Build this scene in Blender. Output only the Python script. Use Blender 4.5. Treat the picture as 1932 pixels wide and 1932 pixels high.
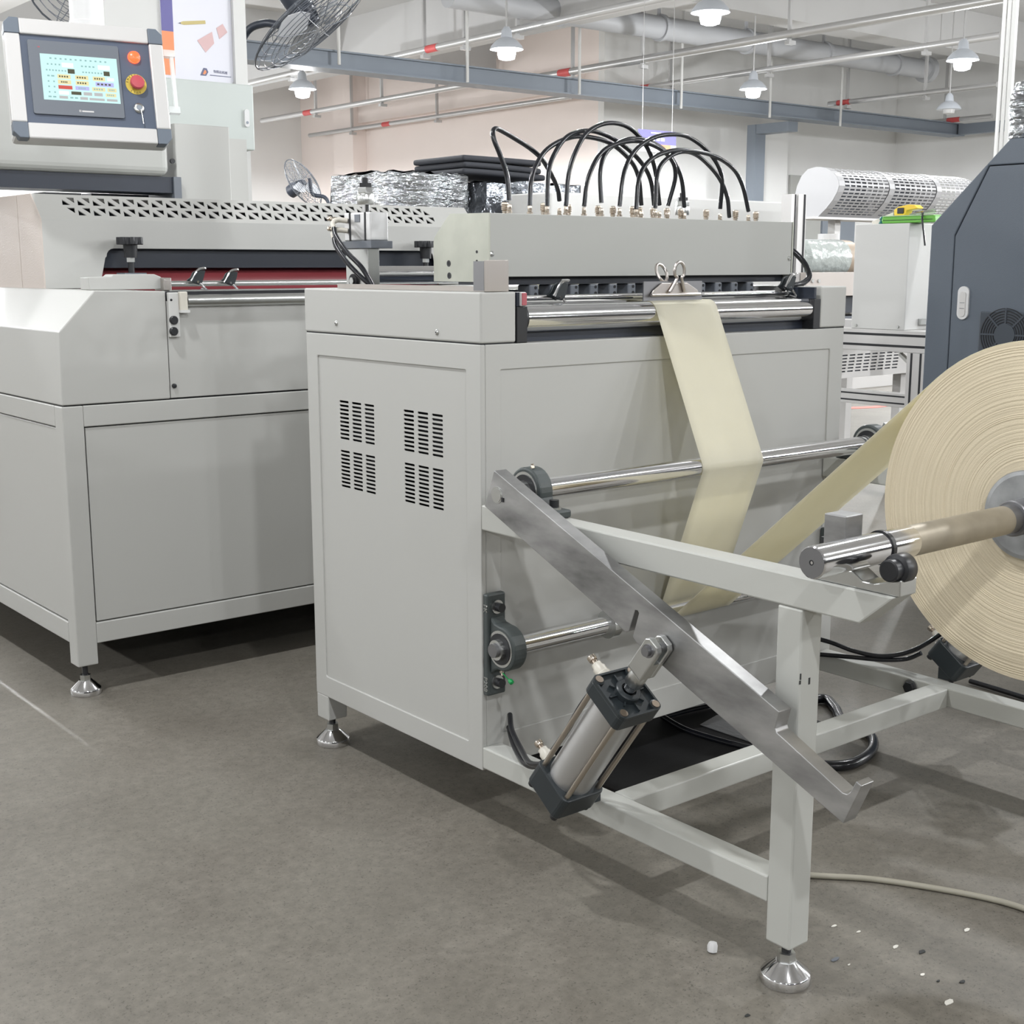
import bpy, bmesh, math, random
from mathutils import Vector, Matrix
from mathutils.geometry import delaunay_2d_cdt

for o in list(bpy.data.objects):
    bpy.data.objects.remove(o)
SC = bpy.context.scene
COL = SC.collection

# ------------------------------------------------------------------ camera, world, exposure
FPX, CAM = 2486.29, Vector((-1.6099, -2.0826, 1.1791))
YAW, PIT, ROL = 0.6818, -0.1845, -0.0011
FWD = Vector((math.sin(YAW) * math.cos(PIT), math.cos(YAW) * math.cos(PIT), math.sin(PIT)))
_r = Vector((math.cos(YAW), -math.sin(YAW), 0))
_u = _r.cross(FWD)
RT = math.cos(ROL) * _r + math.sin(ROL) * _u
UP = -math.sin(ROL) * _r + math.cos(ROL) * _u
cd = bpy.data.cameras.new('camera')
cd.sensor_width = 36.0
cd.lens = FPX * 36.0 / 1932.0
cd.clip_start, cd.clip_end = 0.05, 200
cam = bpy.data.objects.new('camera', cd)
COL.objects.link(cam)
cam.matrix_world = Matrix(((RT.x, UP.x, -FWD.x, CAM.x), (RT.y, UP.y, -FWD.y, CAM.y), (RT.z, UP.z, -FWD.z, CAM.z), (0, 0, 0, 1)))
SC.camera = cam

world = bpy.data.worlds.new('world')
SC.world = world
world.use_nodes = True
bg = world.node_tree.nodes['Background']
bg.inputs[0].default_value = (1.0, 0.99, 0.97, 1)
bg.inputs[1].default_value = 0.04

SC.view_settings.view_transform = 'Standard'
SC.view_settings.look = 'None'
SC.view_settings.exposure = 0.46
SC.view_settings.gamma = 1.0
SC.view_settings.use_curve_mapping = False
SC.cycles.use_denoising = True
SC.cycles.max_bounces = 8
SC.cycles.caustics_reflective = False
SC.cycles.caustics_refractive = False
SC.cycles.diffuse_bounces = 4
SC.cycles.glossy_bounces = 5
SC.cycles.transparent_max_bounces = 8
SC.cycles.sample_clamp_indirect = 6.0
LAMP_LEAK = 0.30
LAMP_W = 102.0        # power of one hall lamp


# survey helpers: where a sight line from the photographer's position meets a plane of the hall
def _ray(px, py):
    return FWD + (px - 966) / FPX * RT - (py - 966) / FPX * UP


def SX(px, py, x):
    d = _ray(px, py); return CAM + d * ((x - CAM.x) / d.x)


def SY(px, py, y):
    d = _ray(px, py); return CAM + d * ((y - CAM.y) / d.y)


def SZ(px, py, z):
    d = _ray(px, py); return CAM + d * ((z - CAM.z) / d.z)


def SD(px, py, dd):
    return CAM + _ray(px, py) * dd


# ------------------------------------------------------------------ materials
def mat(name, col, rough=0.5, metal=0.0, bump=0.0, bscale=300.0, spec=0.5, var=0.0, vscale=3.0, emit=None, es=0.0, trans=0.0, alpha=1.0, coat=0.0, stretch=None, bdist=0.002):
    m = bpy.data.materials.new(name)
    m.use_nodes = True
    nt = m.node_tree
    b = nt.nodes['Principled BSDF']
    c = (*col, 1.0)
    b.inputs['Base Color'].default_value = c
    b.inputs['Roughness'].default_value = rough
    b.inputs['Metallic'].default_value = metal
    b.inputs['Specular IOR Level'].default_value = spec
    b.inputs['Coat Weight'].default_value = coat
    if trans:
        b.inputs['Transmission Weight'].default_value = trans
    if alpha < 1:
        b.inputs['Alpha'].default_value = alpha
    if emit:
        b.inputs['Emission Color'].default_value = (*emit, 1)
        b.inputs['Emission Strength'].default_value = es
    if bump or var:
        tc = nt.nodes.new('ShaderNodeTexCoord')
        src = tc.outputs['Object']
        if stretch:
            mp = nt.nodes.new('ShaderNodeMapping')
            mp.inputs['Scale'].default_value = stretch
            nt.links.new(src, mp.inputs[0]); src = mp.outputs[0]
    if bump:
        n = nt.nodes.new('ShaderNodeTexNoise')
        n.inputs['Scale'].default_value = bscale
        n.inputs['Detail'].default_value = 3
        bp = nt.nodes.new('ShaderNodeBump')
        bp.inputs['Strength'].default_value = bump
        bp.inputs['Distance'].default_value = bdist
        nt.links.new(src, n.inputs['Vector'])
        nt.links.new(n.outputs['Fac'], bp.inputs['Height'])
        nt.links.new(bp.outputs[0], b.inputs['Normal'])
    if var:
        n2 = nt.nodes.new('ShaderNodeTexNoise')
        n2.inputs['Scale'].default_value = vscale
        n2.inputs['Detail'].default_value = 6
        rp = nt.nodes.new('ShaderNodeValToRGB')
        rp.color_ramp.elements[0].position = 0.3
        rp.color_ramp.elements[1].position = 0.7
        rp.color_ramp.elements[0].color = tuple(max(0, x * (1 - var)) for x in col) + (1,)
        rp.color_ramp.elements[1].color = tuple(min(1, x * (1 + var)) for x in col) + (1,)
        nt.links.new(src, n2.inputs['Vector'])
        nt.links.new(n2.outputs['Fac'], rp.inputs[0])
        nt.links.new(rp.outputs[0], b.inputs['Base Color'])
    return m


M = {}
M['paint'] = mat('grey white powder coat', (0.475, 0.475, 0.455), 0.42, bump=0.05, bscale=900)
M['paint_warmlit'] = mat('textured coat with warm light', (0.56, 0.49, 0.445), 0.33, bump=0.35, bscale=260)  # warm tint stands in for the pinkish light on the hood end
M['frame'] = mat('white frame paint', (0.50, 0.505, 0.475), 0.38, bump=0.03, bscale=500)
M['coat_dull'] = mat('satin grey paint', (0.42, 0.425, 0.405), 0.45, bump=0.03, bscale=700)
M['chrome'] = mat('chrome', (0.80, 0.80, 0.81), 0.10, 1.0)
M['steel'] = mat('ground steel', (0.37, 0.37, 0.37), 0.46, 1.0, bump=0.05, bscale=60, var=0.40, vscale=7, stretch=(1, 1, 3))
M['zinc'] = mat('zinc plated steel', (0.62, 0.63, 0.62), 0.28, 1.0)
M['stainless'] = mat('stainless sheet', (0.60, 0.56, 0.53), 0.30, 1.0)
M['galv'] = mat('galvanised plate', (0.46, 0.47, 0.41), 0.45, 0.45, var=0.08, vscale=14)
M['cast'] = mat('dark grey cast iron', (0.055, 0.066, 0.066), 0.42, bump=0.15, bscale=500)
M['black'] = mat('black plastic', (0.018, 0.019, 0.022), 0.38)
M['navy'] = mat('dark blue grey enamel', (0.024, 0.030, 0.044), 0.38)
M['rubber'] = mat('black rubber hose', (0.012, 0.013, 0.017), 0.22)
M['capblack'] = mat('cylinder cap black', (0.022, 0.028, 0.032), 0.33)
M['alu'] = mat('matt aluminium tube', (0.60, 0.60, 0.60), 0.42, 0.9)
M['tierod'] = mat('tie rod steel', (0.50, 0.45, 0.39), 0.28, 1.0)
M['brass'] = mat('nickel brass', (0.62, 0.55, 0.47), 0.24, 1.0)
M['nutgold'] = mat('zinc gold nut', (0.48, 0.40, 0.33), 0.3, 1.0)
M['ivory'] = mat('ivory plastic', (0.62, 0.59, 0.52), 0.4)
M['web'] = mat('cream paper web', (0.84, 0.815, 0.71), 0.75, var=0.02, vscale=18, bump=0.06, bscale=160)
M['white'] = mat('white paint', (0.61, 0.61, 0.595), 0.45)
M['whiteplastic'] = mat('white plastic', (0.64, 0.64, 0.64), 0.35)
M['darkcab'] = mat('slate grey textured paint', (0.100, 0.120, 0.148), 0.42, bump=0.25, bscale=420)
M['grille'] = mat('slate plastic', (0.050, 0.060, 0.075), 0.4)
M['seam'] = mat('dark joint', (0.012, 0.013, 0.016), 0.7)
M['profile'] = mat('silver anodised profile', (0.60, 0.59, 0.58), 0.38, 0.15)
M['red'] = mat('red pad', (0.42, 0.10, 0.12), 0.45)
M['redroll'] = mat('red silicone roller', (0.30, 0.055, 0.065), 0.35)
M['yellow'] = mat('yellow plastic', (0.85, 0.58, 0.05), 0.4)
M['green'] = mat('green plastic', (0.13, 0.42, 0.05), 0.35)
M['teal'] = mat('teal plastic', (0.01, 0.12, 0.11), 0.35)
M['capgreen'] = mat('green cap', (0.0, 0.26, 0.06), 0.4)
M['wall'] = mat('white wall paint', (0.80, 0.80, 0.79), 0.8, var=0.02, vscale=1)
M['wall_pinklit'] = mat('wall paint with pink light', (0.90, 0.81, 0.77), 0.8, var=0.015, vscale=1)  # pink tint in the colour stands in for warm light on this wall
M['ceil'] = mat('grey white ceiling', (0.56, 0.56, 0.56), 0.85)
M['beamsteel'] = mat('blue grey steel beam', (0.21, 0.24, 0.28), 0.5)
M['pipe'] = mat('grey pipe', (0.55, 0.55, 0.55), 0.3, 0.5)
M['duct'] = mat('grey duct', (0.45, 0.46, 0.48), 0.5)
M['bluegrey'] = mat('blue grey panel', (0.24, 0.27, 0.31), 0.5)
M['purple'] = mat('violet print', (0.13, 0.12, 0.32), 0.5)
M['orange'] = mat('orange print', (0.75, 0.27, 0.12), 0.5)
M['poster'] = mat('poster white', (0.66, 0.66, 0.72), 0.35)
M['pinkprint'] = mat('pink print', (0.62, 0.42, 0.42), 0.5)
M['inkblue'] = mat('blue grey ink', (0.12, 0.13, 0.22), 0.5)
M['foam'] = mat('black foam', (0.016, 0.018, 0.024), 0.75, bump=0.2, bscale=60)
M['cardboard'] = mat('brown card', (0.42, 0.34, 0.26), 0.5)
M['redband'] = mat('red band', (0.62, 0.10, 0.10), 0.5)
M['cable'] = mat('beige cable', (0.34, 0.32, 0.26), 0.5)
M['blackboard'] = mat('black board', (0.02, 0.02, 0.021), 0.6, bump=0.1, bscale=80)
M['edgeboard'] = mat('raw board edge', (0.20, 0.19, 0.15), 0.8)
M['scrapwhite'] = mat('white scrap', (0.70, 0.68, 0.62), 0.6)
M['scrapdark'] = mat('dark scrap', (0.03, 0.032, 0.032), 0.6)
M['bulb'] = mat('lit bulb', (1, 1, 1), 0.3, emit=(0.93, 0.97, 1.0), es=14.0)
M['shade'] = mat('lamp shade', (0.62, 0.66, 0.72), 0.35)
M['screen'] = mat('lit screen', (0.01, 0.01, 0.01), 0.3, emit=(0.50, 0.74, 0.72), es=0.95)
M['scr_w'] = mat('screen white', (0.01, 0.01, 0.01), 0.3, emit=(0.8, 0.8, 0.8), es=0.9)
M['scr_y'] = mat('screen yellow', (0.01, 0.01, 0.01), 0.3, emit=(0.72, 0.64, 0.34), es=0.9)
M['scr_r'] = mat('screen red', (0.01, 0.01, 0.01), 0.3, emit=(0.55, 0.07, 0.05), es=0.9)
M['scr_v'] = mat('screen violet', (0.01, 0.01, 0.01), 0.3, emit=(0.42, 0.42, 0.74), es=0.9)
M['scr_k'] = mat('screen dark', (0.01, 0.01, 0.01), 0.3, emit=(0.06, 0.06, 0.03), es=0.9)
M['scr_g'] = mat('screen grey', (0.01, 0.01, 0.01), 0.3, emit=(0.42, 0.42, 0.42), es=0.9)
M['scr_t'] = mat('screen teal ink', (0.01, 0.01, 0.01), 0.3, emit=(0.24, 0.42, 0.42), es=0.9)
M['redlamp'] = mat('lit red lamp', (0.8, 0.05, 0.02), 0.3, emit=(1.0, 0.07, 0.02), es=2.2)
M['estop'] = mat('red mushroom head', (0.48, 0.07, 0.09), 0.45)
M['bezel'] = mat('grey bezel', (0.145, 0.16, 0.185), 0.35)
M['panelblue'] = mat('slate panel', (0.085, 0.105, 0.15), 0.4)
M['capgrey'] = mat('corner cap grey', (0.13, 0.155, 0.19), 0.5)
M['clear'] = mat('clear plastic', (0.9, 0.92, 0.92), 0.15, trans=0.0, alpha=0.45)
M['wrap'] = mat('clear stretch film', (0.42, 0.44, 0.46), 0.14, 0.85, bump=0.8, bscale=7, bdist=0.05, var=0.4, vscale=5, stretch=(1, 1, 4))
M['wrapdark'] = mat('film over dark goods', (0.27, 0.29, 0.32), 0.14, 0.8, bump=0.8, bscale=11, bdist=0.04, var=0.5, vscale=8)
M['wrapwhite'] = mat('film over white roll', (0.46, 0.50, 0.48), 0.2, bump=0.6, bdist=0.03, bscale=14, coat=0.5)
M['perf'] = mat('white perforated sheet', (0.47, 0.47, 0.48), 0.4)
M['dulltan'] = mat('worn steel', (0.40, 0.36, 0.29), 0.48, 0.55, var=0.16, vscale=14)  # dull mottled tan stretch of the shaft
M['flange'] = mat('dull zinc flange', (0.40, 0.41, 0.42), 0.42, 0.85, var=0.25, vscale=22)
M['dullsteel'] = mat('turned steel end', (0.25, 0.25, 0.26), 0.4, 0.9)


def roll_material():
    m = bpy.data.materials.new('wound paper edge'); m.use_nodes = True
    nt = m.node_tree; b = nt.nodes['Principled BSDF']
    tc = nt.nodes.new('ShaderNodeTexCoord')
    sp = nt.nodes.new('ShaderNodeSeparateXYZ')
    nt.links.new(tc.outputs['Object'], sp.inputs[0])
    c = nt.nodes.new('ShaderNodeCombineXYZ')
    nt.links.new(sp.outputs[1], c.inputs[0]); nt.links.new(sp.outputs[2], c.inputs[1])
    ln = nt.nodes.new('ShaderNodeVectorMath'); ln.operation = 'LENGTH'
    nt.links.new(c.outputs[0], ln.inputs[0])
    n1 = nt.nodes.new('ShaderNodeTexNoise'); n1.noise_dimensions = '1D'
    n1.inputs['Scale'].default_value = 170; n1.inputs['Detail'].default_value = 5
    nt.links.new(ln.outputs['Value'], n1.inputs['W'])
    rp = nt.nodes.new('ShaderNodeValToRGB')
    e = rp.color_ramp.elements
    e[0].position, e[1].position = 0.28, 0.72
    e[0].color, e[1].color = (0.60, 0.52, 0.375, 1), (0.68, 0.595, 0.44, 1)
    nt.links.new(n1.outputs['Fac'], rp.inputs[0])
    n2 = nt.nodes.new('ShaderNodeTexNoise'); n2.inputs['Scale'].default_value = 500
    nt.links.new(tc.outputs['Object'], n2.inputs['Vector'])
    bp = nt.nodes.new('ShaderNodeBump'); bp.inputs['Strength'].default_value = 0.35; bp.inputs['Distance'].default_value = 0.002
    nt.links.new(n2.outputs['Fac'], bp.inputs['Height']); nt.links.new(bp.outputs[0], b.inputs['Normal'])
    nt.links.new(rp.outputs[0], b.inputs['Base Color'])
    b.inputs['Roughness'].default_value = 0.85
    return m


def floor_material():
    m = bpy.data.materials.new('polished concrete'); m.use_nodes = True
    nt = m.node_tree; b = nt.nodes['Principled BSDF']
    tc = nt.nodes.new('ShaderNodeTexCoord')

    def noise(s, d, r=0.6):
        n = nt.nodes.new('ShaderNodeTexNoise'); n.inputs['Scale'].default_value = s
        n.inputs['Detail'].default_value = d; n.inputs['Roughness'].default_value = r
        nt.links.new(tc.outputs['Object'], n.inputs['Vector']); return n
    a, f, s = noise(2.2, 9, 0.68), noise(40, 6, 0.75), noise(190, 4, 0.7)
    r1 = nt.nodes.new('ShaderNodeValToRGB')
    r1.color_ramp.elements[0].position, r1.color_ramp.elements[1].position = 0.3, 0.72
    r1.color_ramp.elements[0].color, r1.color_ramp.elements[1].color = (0.158, 0.144, 0.120, 1), (0.218, 0.202, 0.172, 1)
    nt.links.new(a.outputs['Fac'], r1.inputs[0])
    r2 = nt.nodes.new('ShaderNodeValToRGB')
    r2.color_ramp.elements[0].position, r2.color_ramp.elements[1].position = 0.35, 0.65
    r2.color_ramp.elements[0].color, r2.color_ramp.elements[1].color = (0.82, 0.82, 0.82, 1), (1.12, 1.12, 1.12, 1)
    nt.links.new(f.outputs['Fac'], r2.inputs[0])
    mx = nt.nodes.new('ShaderNodeMix'); mx.data_type = 'RGBA'; mx.blend_type = 'MULTIPLY'; mx.inputs[0].default_value = 1
    nt.links.new(r1.outputs[0], mx.inputs[6]); nt.links.new(r2.outputs[0], mx.inputs[7])
    r3 = nt.nodes.new('ShaderNodeValToRGB')
    r3.color_ramp.elements[0].position, r3.color_ramp.elements[1].position = 0.33, 0.43
    r3.color_ramp.elements[0].color, r3.color_ramp.elements[1].color = (0.5, 0.5, 0.5, 1), (1, 1, 1, 1)
    nt.links.new(s.outputs['Fac'], r3.inputs[0])
    mx2 = nt.nodes.new('ShaderNodeMix'); mx2.data_type = 'RGBA'; mx2.blend_type = 'MULTIPLY'; mx2.inputs[0].default_value = 1
    nt.links.new(mx.outputs[2], mx2.inputs[6]); nt.links.new(r3.outputs[0], mx2.inputs[7])
    nt.links.new(mx2.outputs[2], b.inputs['Base Color'])
    r4 = nt.nodes.new('ShaderNodeMapRange')
    r4.inputs[3].default_value, r4.inputs[4].default_value = 0.36, 0.58
    nt.links.new(f.outputs['Fac'], r4.inputs[0]); nt.links.new(r4.outputs[0], b.inputs['Roughness'])
    b.inputs['Specular IOR Level'].default_value = 0.4
    bp = nt.nodes.new('ShaderNodeBump'); bp.inputs['Strength'].default_value = 0.12; bp.inputs['Distance'].default_value = 0.002
    nt.links.new(f.outputs['Fac'], bp.inputs['Height']); nt.links.new(bp.outputs[0], b.inputs['Normal'])
    return m


M['rolledge'] = roll_material()
M['floor'] = floor_material()
_nt = M['web'].node_tree                 # thin paper lets light through
_tr = _nt.nodes.new('ShaderNodeBsdfTranslucent'); _tr.inputs[0].default_value = (0.97, 0.93, 0.74, 1)
_mx = _nt.nodes.new('ShaderNodeMixShader'); _mx.inputs[0].default_value = 0.46
_pb = _nt.nodes['Principled BSDF']; _ou = [n for n in _nt.nodes if n.type == 'OUTPUT_MATERIAL'][0]
_nt.links.new(_pb.outputs[0], _mx.inputs[1]); _nt.links.new(_tr.outputs[0], _mx.inputs[2]); _nt.links.new(_mx.outputs[0], _ou.inputs[0])


# ------------------------------------------------------------------ mesh builder
def frame_of(d):
    d = Vector(d).normalized()
    a = Vector((0, 0, 1)) if abs(d.z) < 0.9 else Vector((0, 1, 0))
    s = d.cross(a).normalized()
    return d, s, d.cross(s).normalized()


def spline(pts, k=6):
    P = [Vector(p) for p in pts]
    if len(P) < 3:
        return P
    out = []
    for i in range(len(P) - 1):
        p0 = P[i - 1] if i else P[0] * 2 - P[1]
        p1, p2 = P[i], P[i + 1]
        p3 = P[i + 2] if i + 2 < len(P) else P[-1] * 2 - P[-2]
        for j in range(k):
            t = j / k
            out.append(0.5 * (2 * p1 + (p2 - p0) * t + (2 * p0 - 5 * p1 + 4 * p2 - p3) * t * t + (3 * p1 - p0 - 3 * p2 + p3) * t ** 3))
    out.append(P[-1])
    return out


class MB:
    def __init__(s):
        s.v, s.f, s.sm = [], [], []

    def add(s, v, f, smooth=False):
        b = len(s.v)
        s.v.extend(Vector(p) for p in v)
        for q in f:
            s.f.append([b + i for i in q]); s.sm.append(smooth)
        return s

    def box(s, x0, x1, y0, y1, z0, z1):
        x0, x1 = min(x0, x1), max(x0, x1); y0, y1 = min(y0, y1), max(y0, y1); z0, z1 = min(z0, z1), max(z0, z1)
        v = [(x, y, z) for x in (x0, x1) for y in (y0, y1) for z in (z0, z1)]
        return s.add(v, [(0, 1, 3, 2), (4, 6, 7, 5), (0, 4, 5, 1), (2, 3, 7, 6), (0, 2, 6, 4), (1, 5, 7, 3)])

    def obox(s, c, ax, ay, az):
        c, ax, ay, az = Vector(c), Vector(ax), Vector(ay), Vector(az)
        v = [c + ax * i + ay * j + az * k for i in (-1, 1) for j in (-1, 1) for k in (-1, 1)]
        return s.add(v, [(0, 1, 3, 2), (4, 6, 7, 5), (0, 4, 5, 1), (2, 3, 7, 6), (0, 2, 6, 4), (1, 5, 7, 3)])

    def prism(s, poly, vec):
        n = len(poly); p = [Vector(q) for q in poly]; vec = Vector(vec)
        f = [tuple(range(n)), tuple(range(2 * n - 1, n - 1, -1))]
        f += [(i, (i + 1) % n, n + (i + 1) % n, n + i) for i in range(n)]
        return s.add(p + [q + vec for q in p], f)

    def lathe(s, o, axis, prof, n=28, smooth=True, cap=True):
        o = Vector(o); d, a, b = frame_of(axis)
        v = []
        for r, h in prof:
            for i in range(n):
                t = 2 * math.pi * i / n
                v.append(o + d * h + (a * math.cos(t) + b * math.sin(t)) * r)
        f = []
        for k in range(len(prof) - 1):
            for i in range(n):
                j = (i + 1) % n
                f.append((k * n + i, k * n + j, (k + 1) * n + j, (k + 1) * n + i))
        s.add(v, f, smooth)
        if cap:
            s.add(v[:n], [tuple(range(n))])
            s.add(v[-n:], [tuple(reversed(range(n)))])
        return s

    def cyl(s, p0, p1, r, r1=None, n=24, smooth=True):
        p0, p1 = Vector(p0), Vector(p1)
        return s.lathe(p0, p1 - p0, [(r, 0), (r if r1 is None else r1, (p1 - p0).length)], n, smooth)

    def ring(s, o, axis, ri, ro, h, n=28):
        return s.lathe(o, axis, [(ri, 0), (ro, 0), (ro, h), (ri, h), (ri, 0)], n, False, cap=False)

    def tube(s, pts, r, n=8, k=6, closed=False):
        P = spline(pts, k) if k else [Vector(p) for p in pts]
        if closed:
            P = P[:-1] if (P[0] - P[-1]).length < 1e-6 else P
        m = len(P)
        _, a, _ = frame_of(P[1] - P[0])
        v = []
        for i in range(m):
            if closed:
                t = (P[(i + 1) % m] - P[i - 1]).normalized()
            else:
                t = (P[min(i + 1, m - 1)] - P[max(i - 1, 0)]).normalized()
            a = (a - t * a.dot(t)).normalized()
            b = t.cross(a)
            for j in range(n):
                q = 2 * math.pi * j / n
                v.append(P[i] + (a * math.cos(q) + b * math.sin(q)) * r)
        f = []
        for i in range(m if closed else m - 1):
            i2 = (i + 1) % m
            for j in range(n):
                j2 = (j + 1) % n
                f.append((i * n + j, i * n + j2, i2 * n + j2, i2 * n + j))
        s.add(v, f, True)
        if not closed:
            s.add(v[:n], [tuple(range(n))])
            s.add(v[-n:], [tuple(reversed(range(n)))])
        return s

    def plate(s, outline, holes, fmap, thick):
        """flat sheet with real holes: 2-D outline and hole loops, mapped to space by fmap, thickened by the vector thick"""
        pts, edges = [], []
        for loop in [outline] + holes:
            b = len(pts); n = len(loop)
            pts += [Vector((p[0], p[1])) for p in loop]
            edges += [(b + i, b + (i + 1) % n) for i in range(n)]
        vo, _, fo, _, _, _ = delaunay_2d_cdt(pts, edges, [], 0, 1e-7)

        def inside(p, loop):
            c = False; n = len(loop); j = n - 1
            for i in range(n):
                a, b = loop[i], loop[j]
                if (a[1] > p[1]) != (b[1] > p[1]) and p[0] < (b[0] - a[0]) * (p[1] - a[1]) / (b[1] - a[1]) + a[0]:
                    c = not c
                j = i
            return c
        bb = [(min(q[0] for q in h), max(q[0] for q in h), min(q[1] for q in h), max(q[1] for q in h)) for h in holes]
        keep = []
        for fc in fo:
            c = sum((vo[i] for i in fc), Vector((0, 0))) / len(fc)
            if any(b[0] <= c.x <= b[1] and b[2] <= c.y <= b[3] and inside(c, h) for b, h in zip(bb, holes)):
                continue
            if not inside(c, outline):
                continue
            keep.append(tuple(fc))
        th = Vector(thick)
        top = [Vector(fmap(p.x, p.y)) for p in vo]
        nv = len(top)
        cnt = {}
        for fc in keep:
            for i in range(len(fc)):
                a, b = fc[i], fc[(i + 1) % len(fc)]
                cnt.setdefault((min(a, b), max(a, b)), []).append((a, b))
        f = list(keep) + [tuple(nv + i for i in reversed(fc)) for fc in keep]
        f += [(e[0][1], e[0][0], nv + e[0][0], nv + e[0][1]) for e in cnt.values() if len(e) == 1]
        return s.add(top + [p + th for p in top], f)

    def build(s, name, m, parent=None, bevel=0.0, label=None, seg=2, angle=35):
        me = bpy.data.meshes.new(name)
        off = Vector((0, 0, 0))
        if parent is None and s.v:
            lo = [min(p[i] for p in s.v) for i in range(3)]; hi = [max(p[i] for p in s.v) for i in range(3)]
            off = Vector(((lo[0] + hi[0]) / 2, (lo[1] + hi[1]) / 2, lo[2]))
        me.from_pydata([tuple(p - off) for p in s.v], [], s.f)
        me.polygons.foreach_set('use_smooth', s.sm)
        bm = bmesh.new(); bm.from_mesh(me)
        bmesh.ops.recalc_face_normals(bm, faces=bm.faces)
        bm.to_mesh(me); bm.free()
        if any(s.sm):
            me.set_sharp_from_angle(angle=math.radians(38))
        me.materials.append(M[m] if isinstance(m, str) else m)
        o = bpy.data.objects.new(name, me)
        COL.objects.link(o)
        o.location = off
        if bevel:
            md = o.modifiers.new('bevel', 'BEVEL')
            md.width = bevel; md.segments = seg; md.limit_method = 'ANGLE'; md.angle_limit = math.radians(angle)
            md.harden_normals = False
        if parent is not None:
            attach(o, parent)
        if label:
            o['label'] = label
        return o


def attach(o, parent):
    o.parent = parent
    if parent.type == 'EMPTY':
        o.matrix_parent_inverse = Matrix.Translation(-parent.location)


def tag(o, label, cat, group=None, kind=None):
    o['label'] = label
    if cat:
        o['category'] = cat
    if group:
        o['group'] = group
    if kind:
        o['kind'] = kind
    return o


def thing(name, label, cat, loc, group=None):
    o = bpy.data.objects.new(name, None)
    o.empty_display_size = 0.1
    COL.objects.link(o)
    o.location = loc
    return tag(o, label, cat, group)


def struct(o, label=None):
    o['kind'] = 'structure'
    if label:
        o['label'] = label
    return o


def copy_tree(root, loc, label):
    r = root.copy(); COL.objects.link(r); r.location = loc; r['label'] = label
    for ch in [c for c in bpy.data.objects if c.parent == root]:
        c = ch.copy(); COL.objects.link(c); c.parent = r
        for g in [q for q in bpy.data.objects if q.parent == ch]:
            d = g.copy(); COL.objects.link(d); d.parent = c
    return r


def dup(o, vec, parent=None):
    c = o.copy(); COL.objects.link(c); c.location = o.location + Vector(vec)
    if parent is not None:
        c.parent = parent
    for g in [q for q in bpy.data.objects if q.parent == o]:
        d = g.copy(); COL.objects.link(d); d.parent = c
    return c


TEXTS = []


def text(name, body, m, parent, origin, xdir, ydir, size, extrude=0.0004, align='CENTER'):
    cu = bpy.data.curves.new(name, 'FONT')
    cu.body = body; cu.size = size; cu.extrude = extrude; cu.align_x = align; cu.align_y = 'CENTER'
    x = Vector(xdir).normalized(); y = Vector(ydir).normalized(); z = x.cross(y)
    mw = Matrix(((x.x, y.x, z.x, origin[0]), (x.y, y.y, z.y, origin[1]), (x.z, y.z, z.z, origin[2]), (0, 0, 0, 1)))
    o = bpy.data.objects.new(name + '_curve', cu); COL.objects.link(o)
    TEXTS.append((o, name, M[m], parent, mw))


def finish_texts():
    bpy.context.view_layer.update()
    dg = bpy.context.evaluated_depsgraph_get()
    for o, name, m, parent, mw in TEXTS:
        me = bpy.data.meshes.new_from_object(o.evaluated_get(dg))
        me.transform(mw)
        me.materials.clear(); me.materials.append(m)
        t = bpy.data.objects.new(name, me); COL.objects.link(t)
        attach(t, parent)
    for o, *_ in TEXTS:
        bpy.data.objects.remove(o)


def arc(cx, cy, r, a0, a1, n):
    return [(cx + r * math.cos(math.radians(a0 + (a1 - a0) * i / n)), cy + r * math.sin(math.radians(a0 + (a1 - a0) * i / n))) for i in range(n + 1)]


def rrect(x0, x1, y0, y1, r, n=4):
    return arc(x1 - r, y1 - r, r, 0, 90, n) + arc(x0 + r, y1 - r, r, 90, 180, n) + arc(x0 + r, y0 + r, r, 180, 270, n) + arc(x1 - r, y0 + r, r, 270, 360, n)


def rect(x0, x1, y0, y1):
    return [(x0, y0), (x1, y0), (x1, y1), (x0, y1)]

# ================================================================== THE HALL
XW, YW = 14.80, 15.56          # outer corner of the inner block of rooms
XF, YF, ZC = 23.4, 26.0, 5.4   # far walls, ceiling
struct(MB().box(-14, XF + 6, -16, YF + 4, -0.05, 0).build('floor', 'floor'))
struct(MB().box(-14, XF + 6, -16, YF + 4, ZC, ZC + 0.1).build('ceiling', 'ceil'))
struct(MB().box(XW, XW + 0.15, YW + 0.15, YF, 0, ZC).build('wall_inner', 'wall_pinklit'))
struct(MB().box(XW, XF, YW, YW + 0.15, 0, ZC).build('wall_right', 'wall'))
struct(MB().box(-14, XW, YF, YF + 0.15, 0, ZC).build('wall_back', 'wall'))
struct(MB().box(XF, XF + 0.15, -6, YW, 0, ZC).build('wall_far', 'wall'))
struct(MB().box(-14.15, -14, -16, YF, 0, ZC).build('wall_left', 'wall'))
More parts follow.
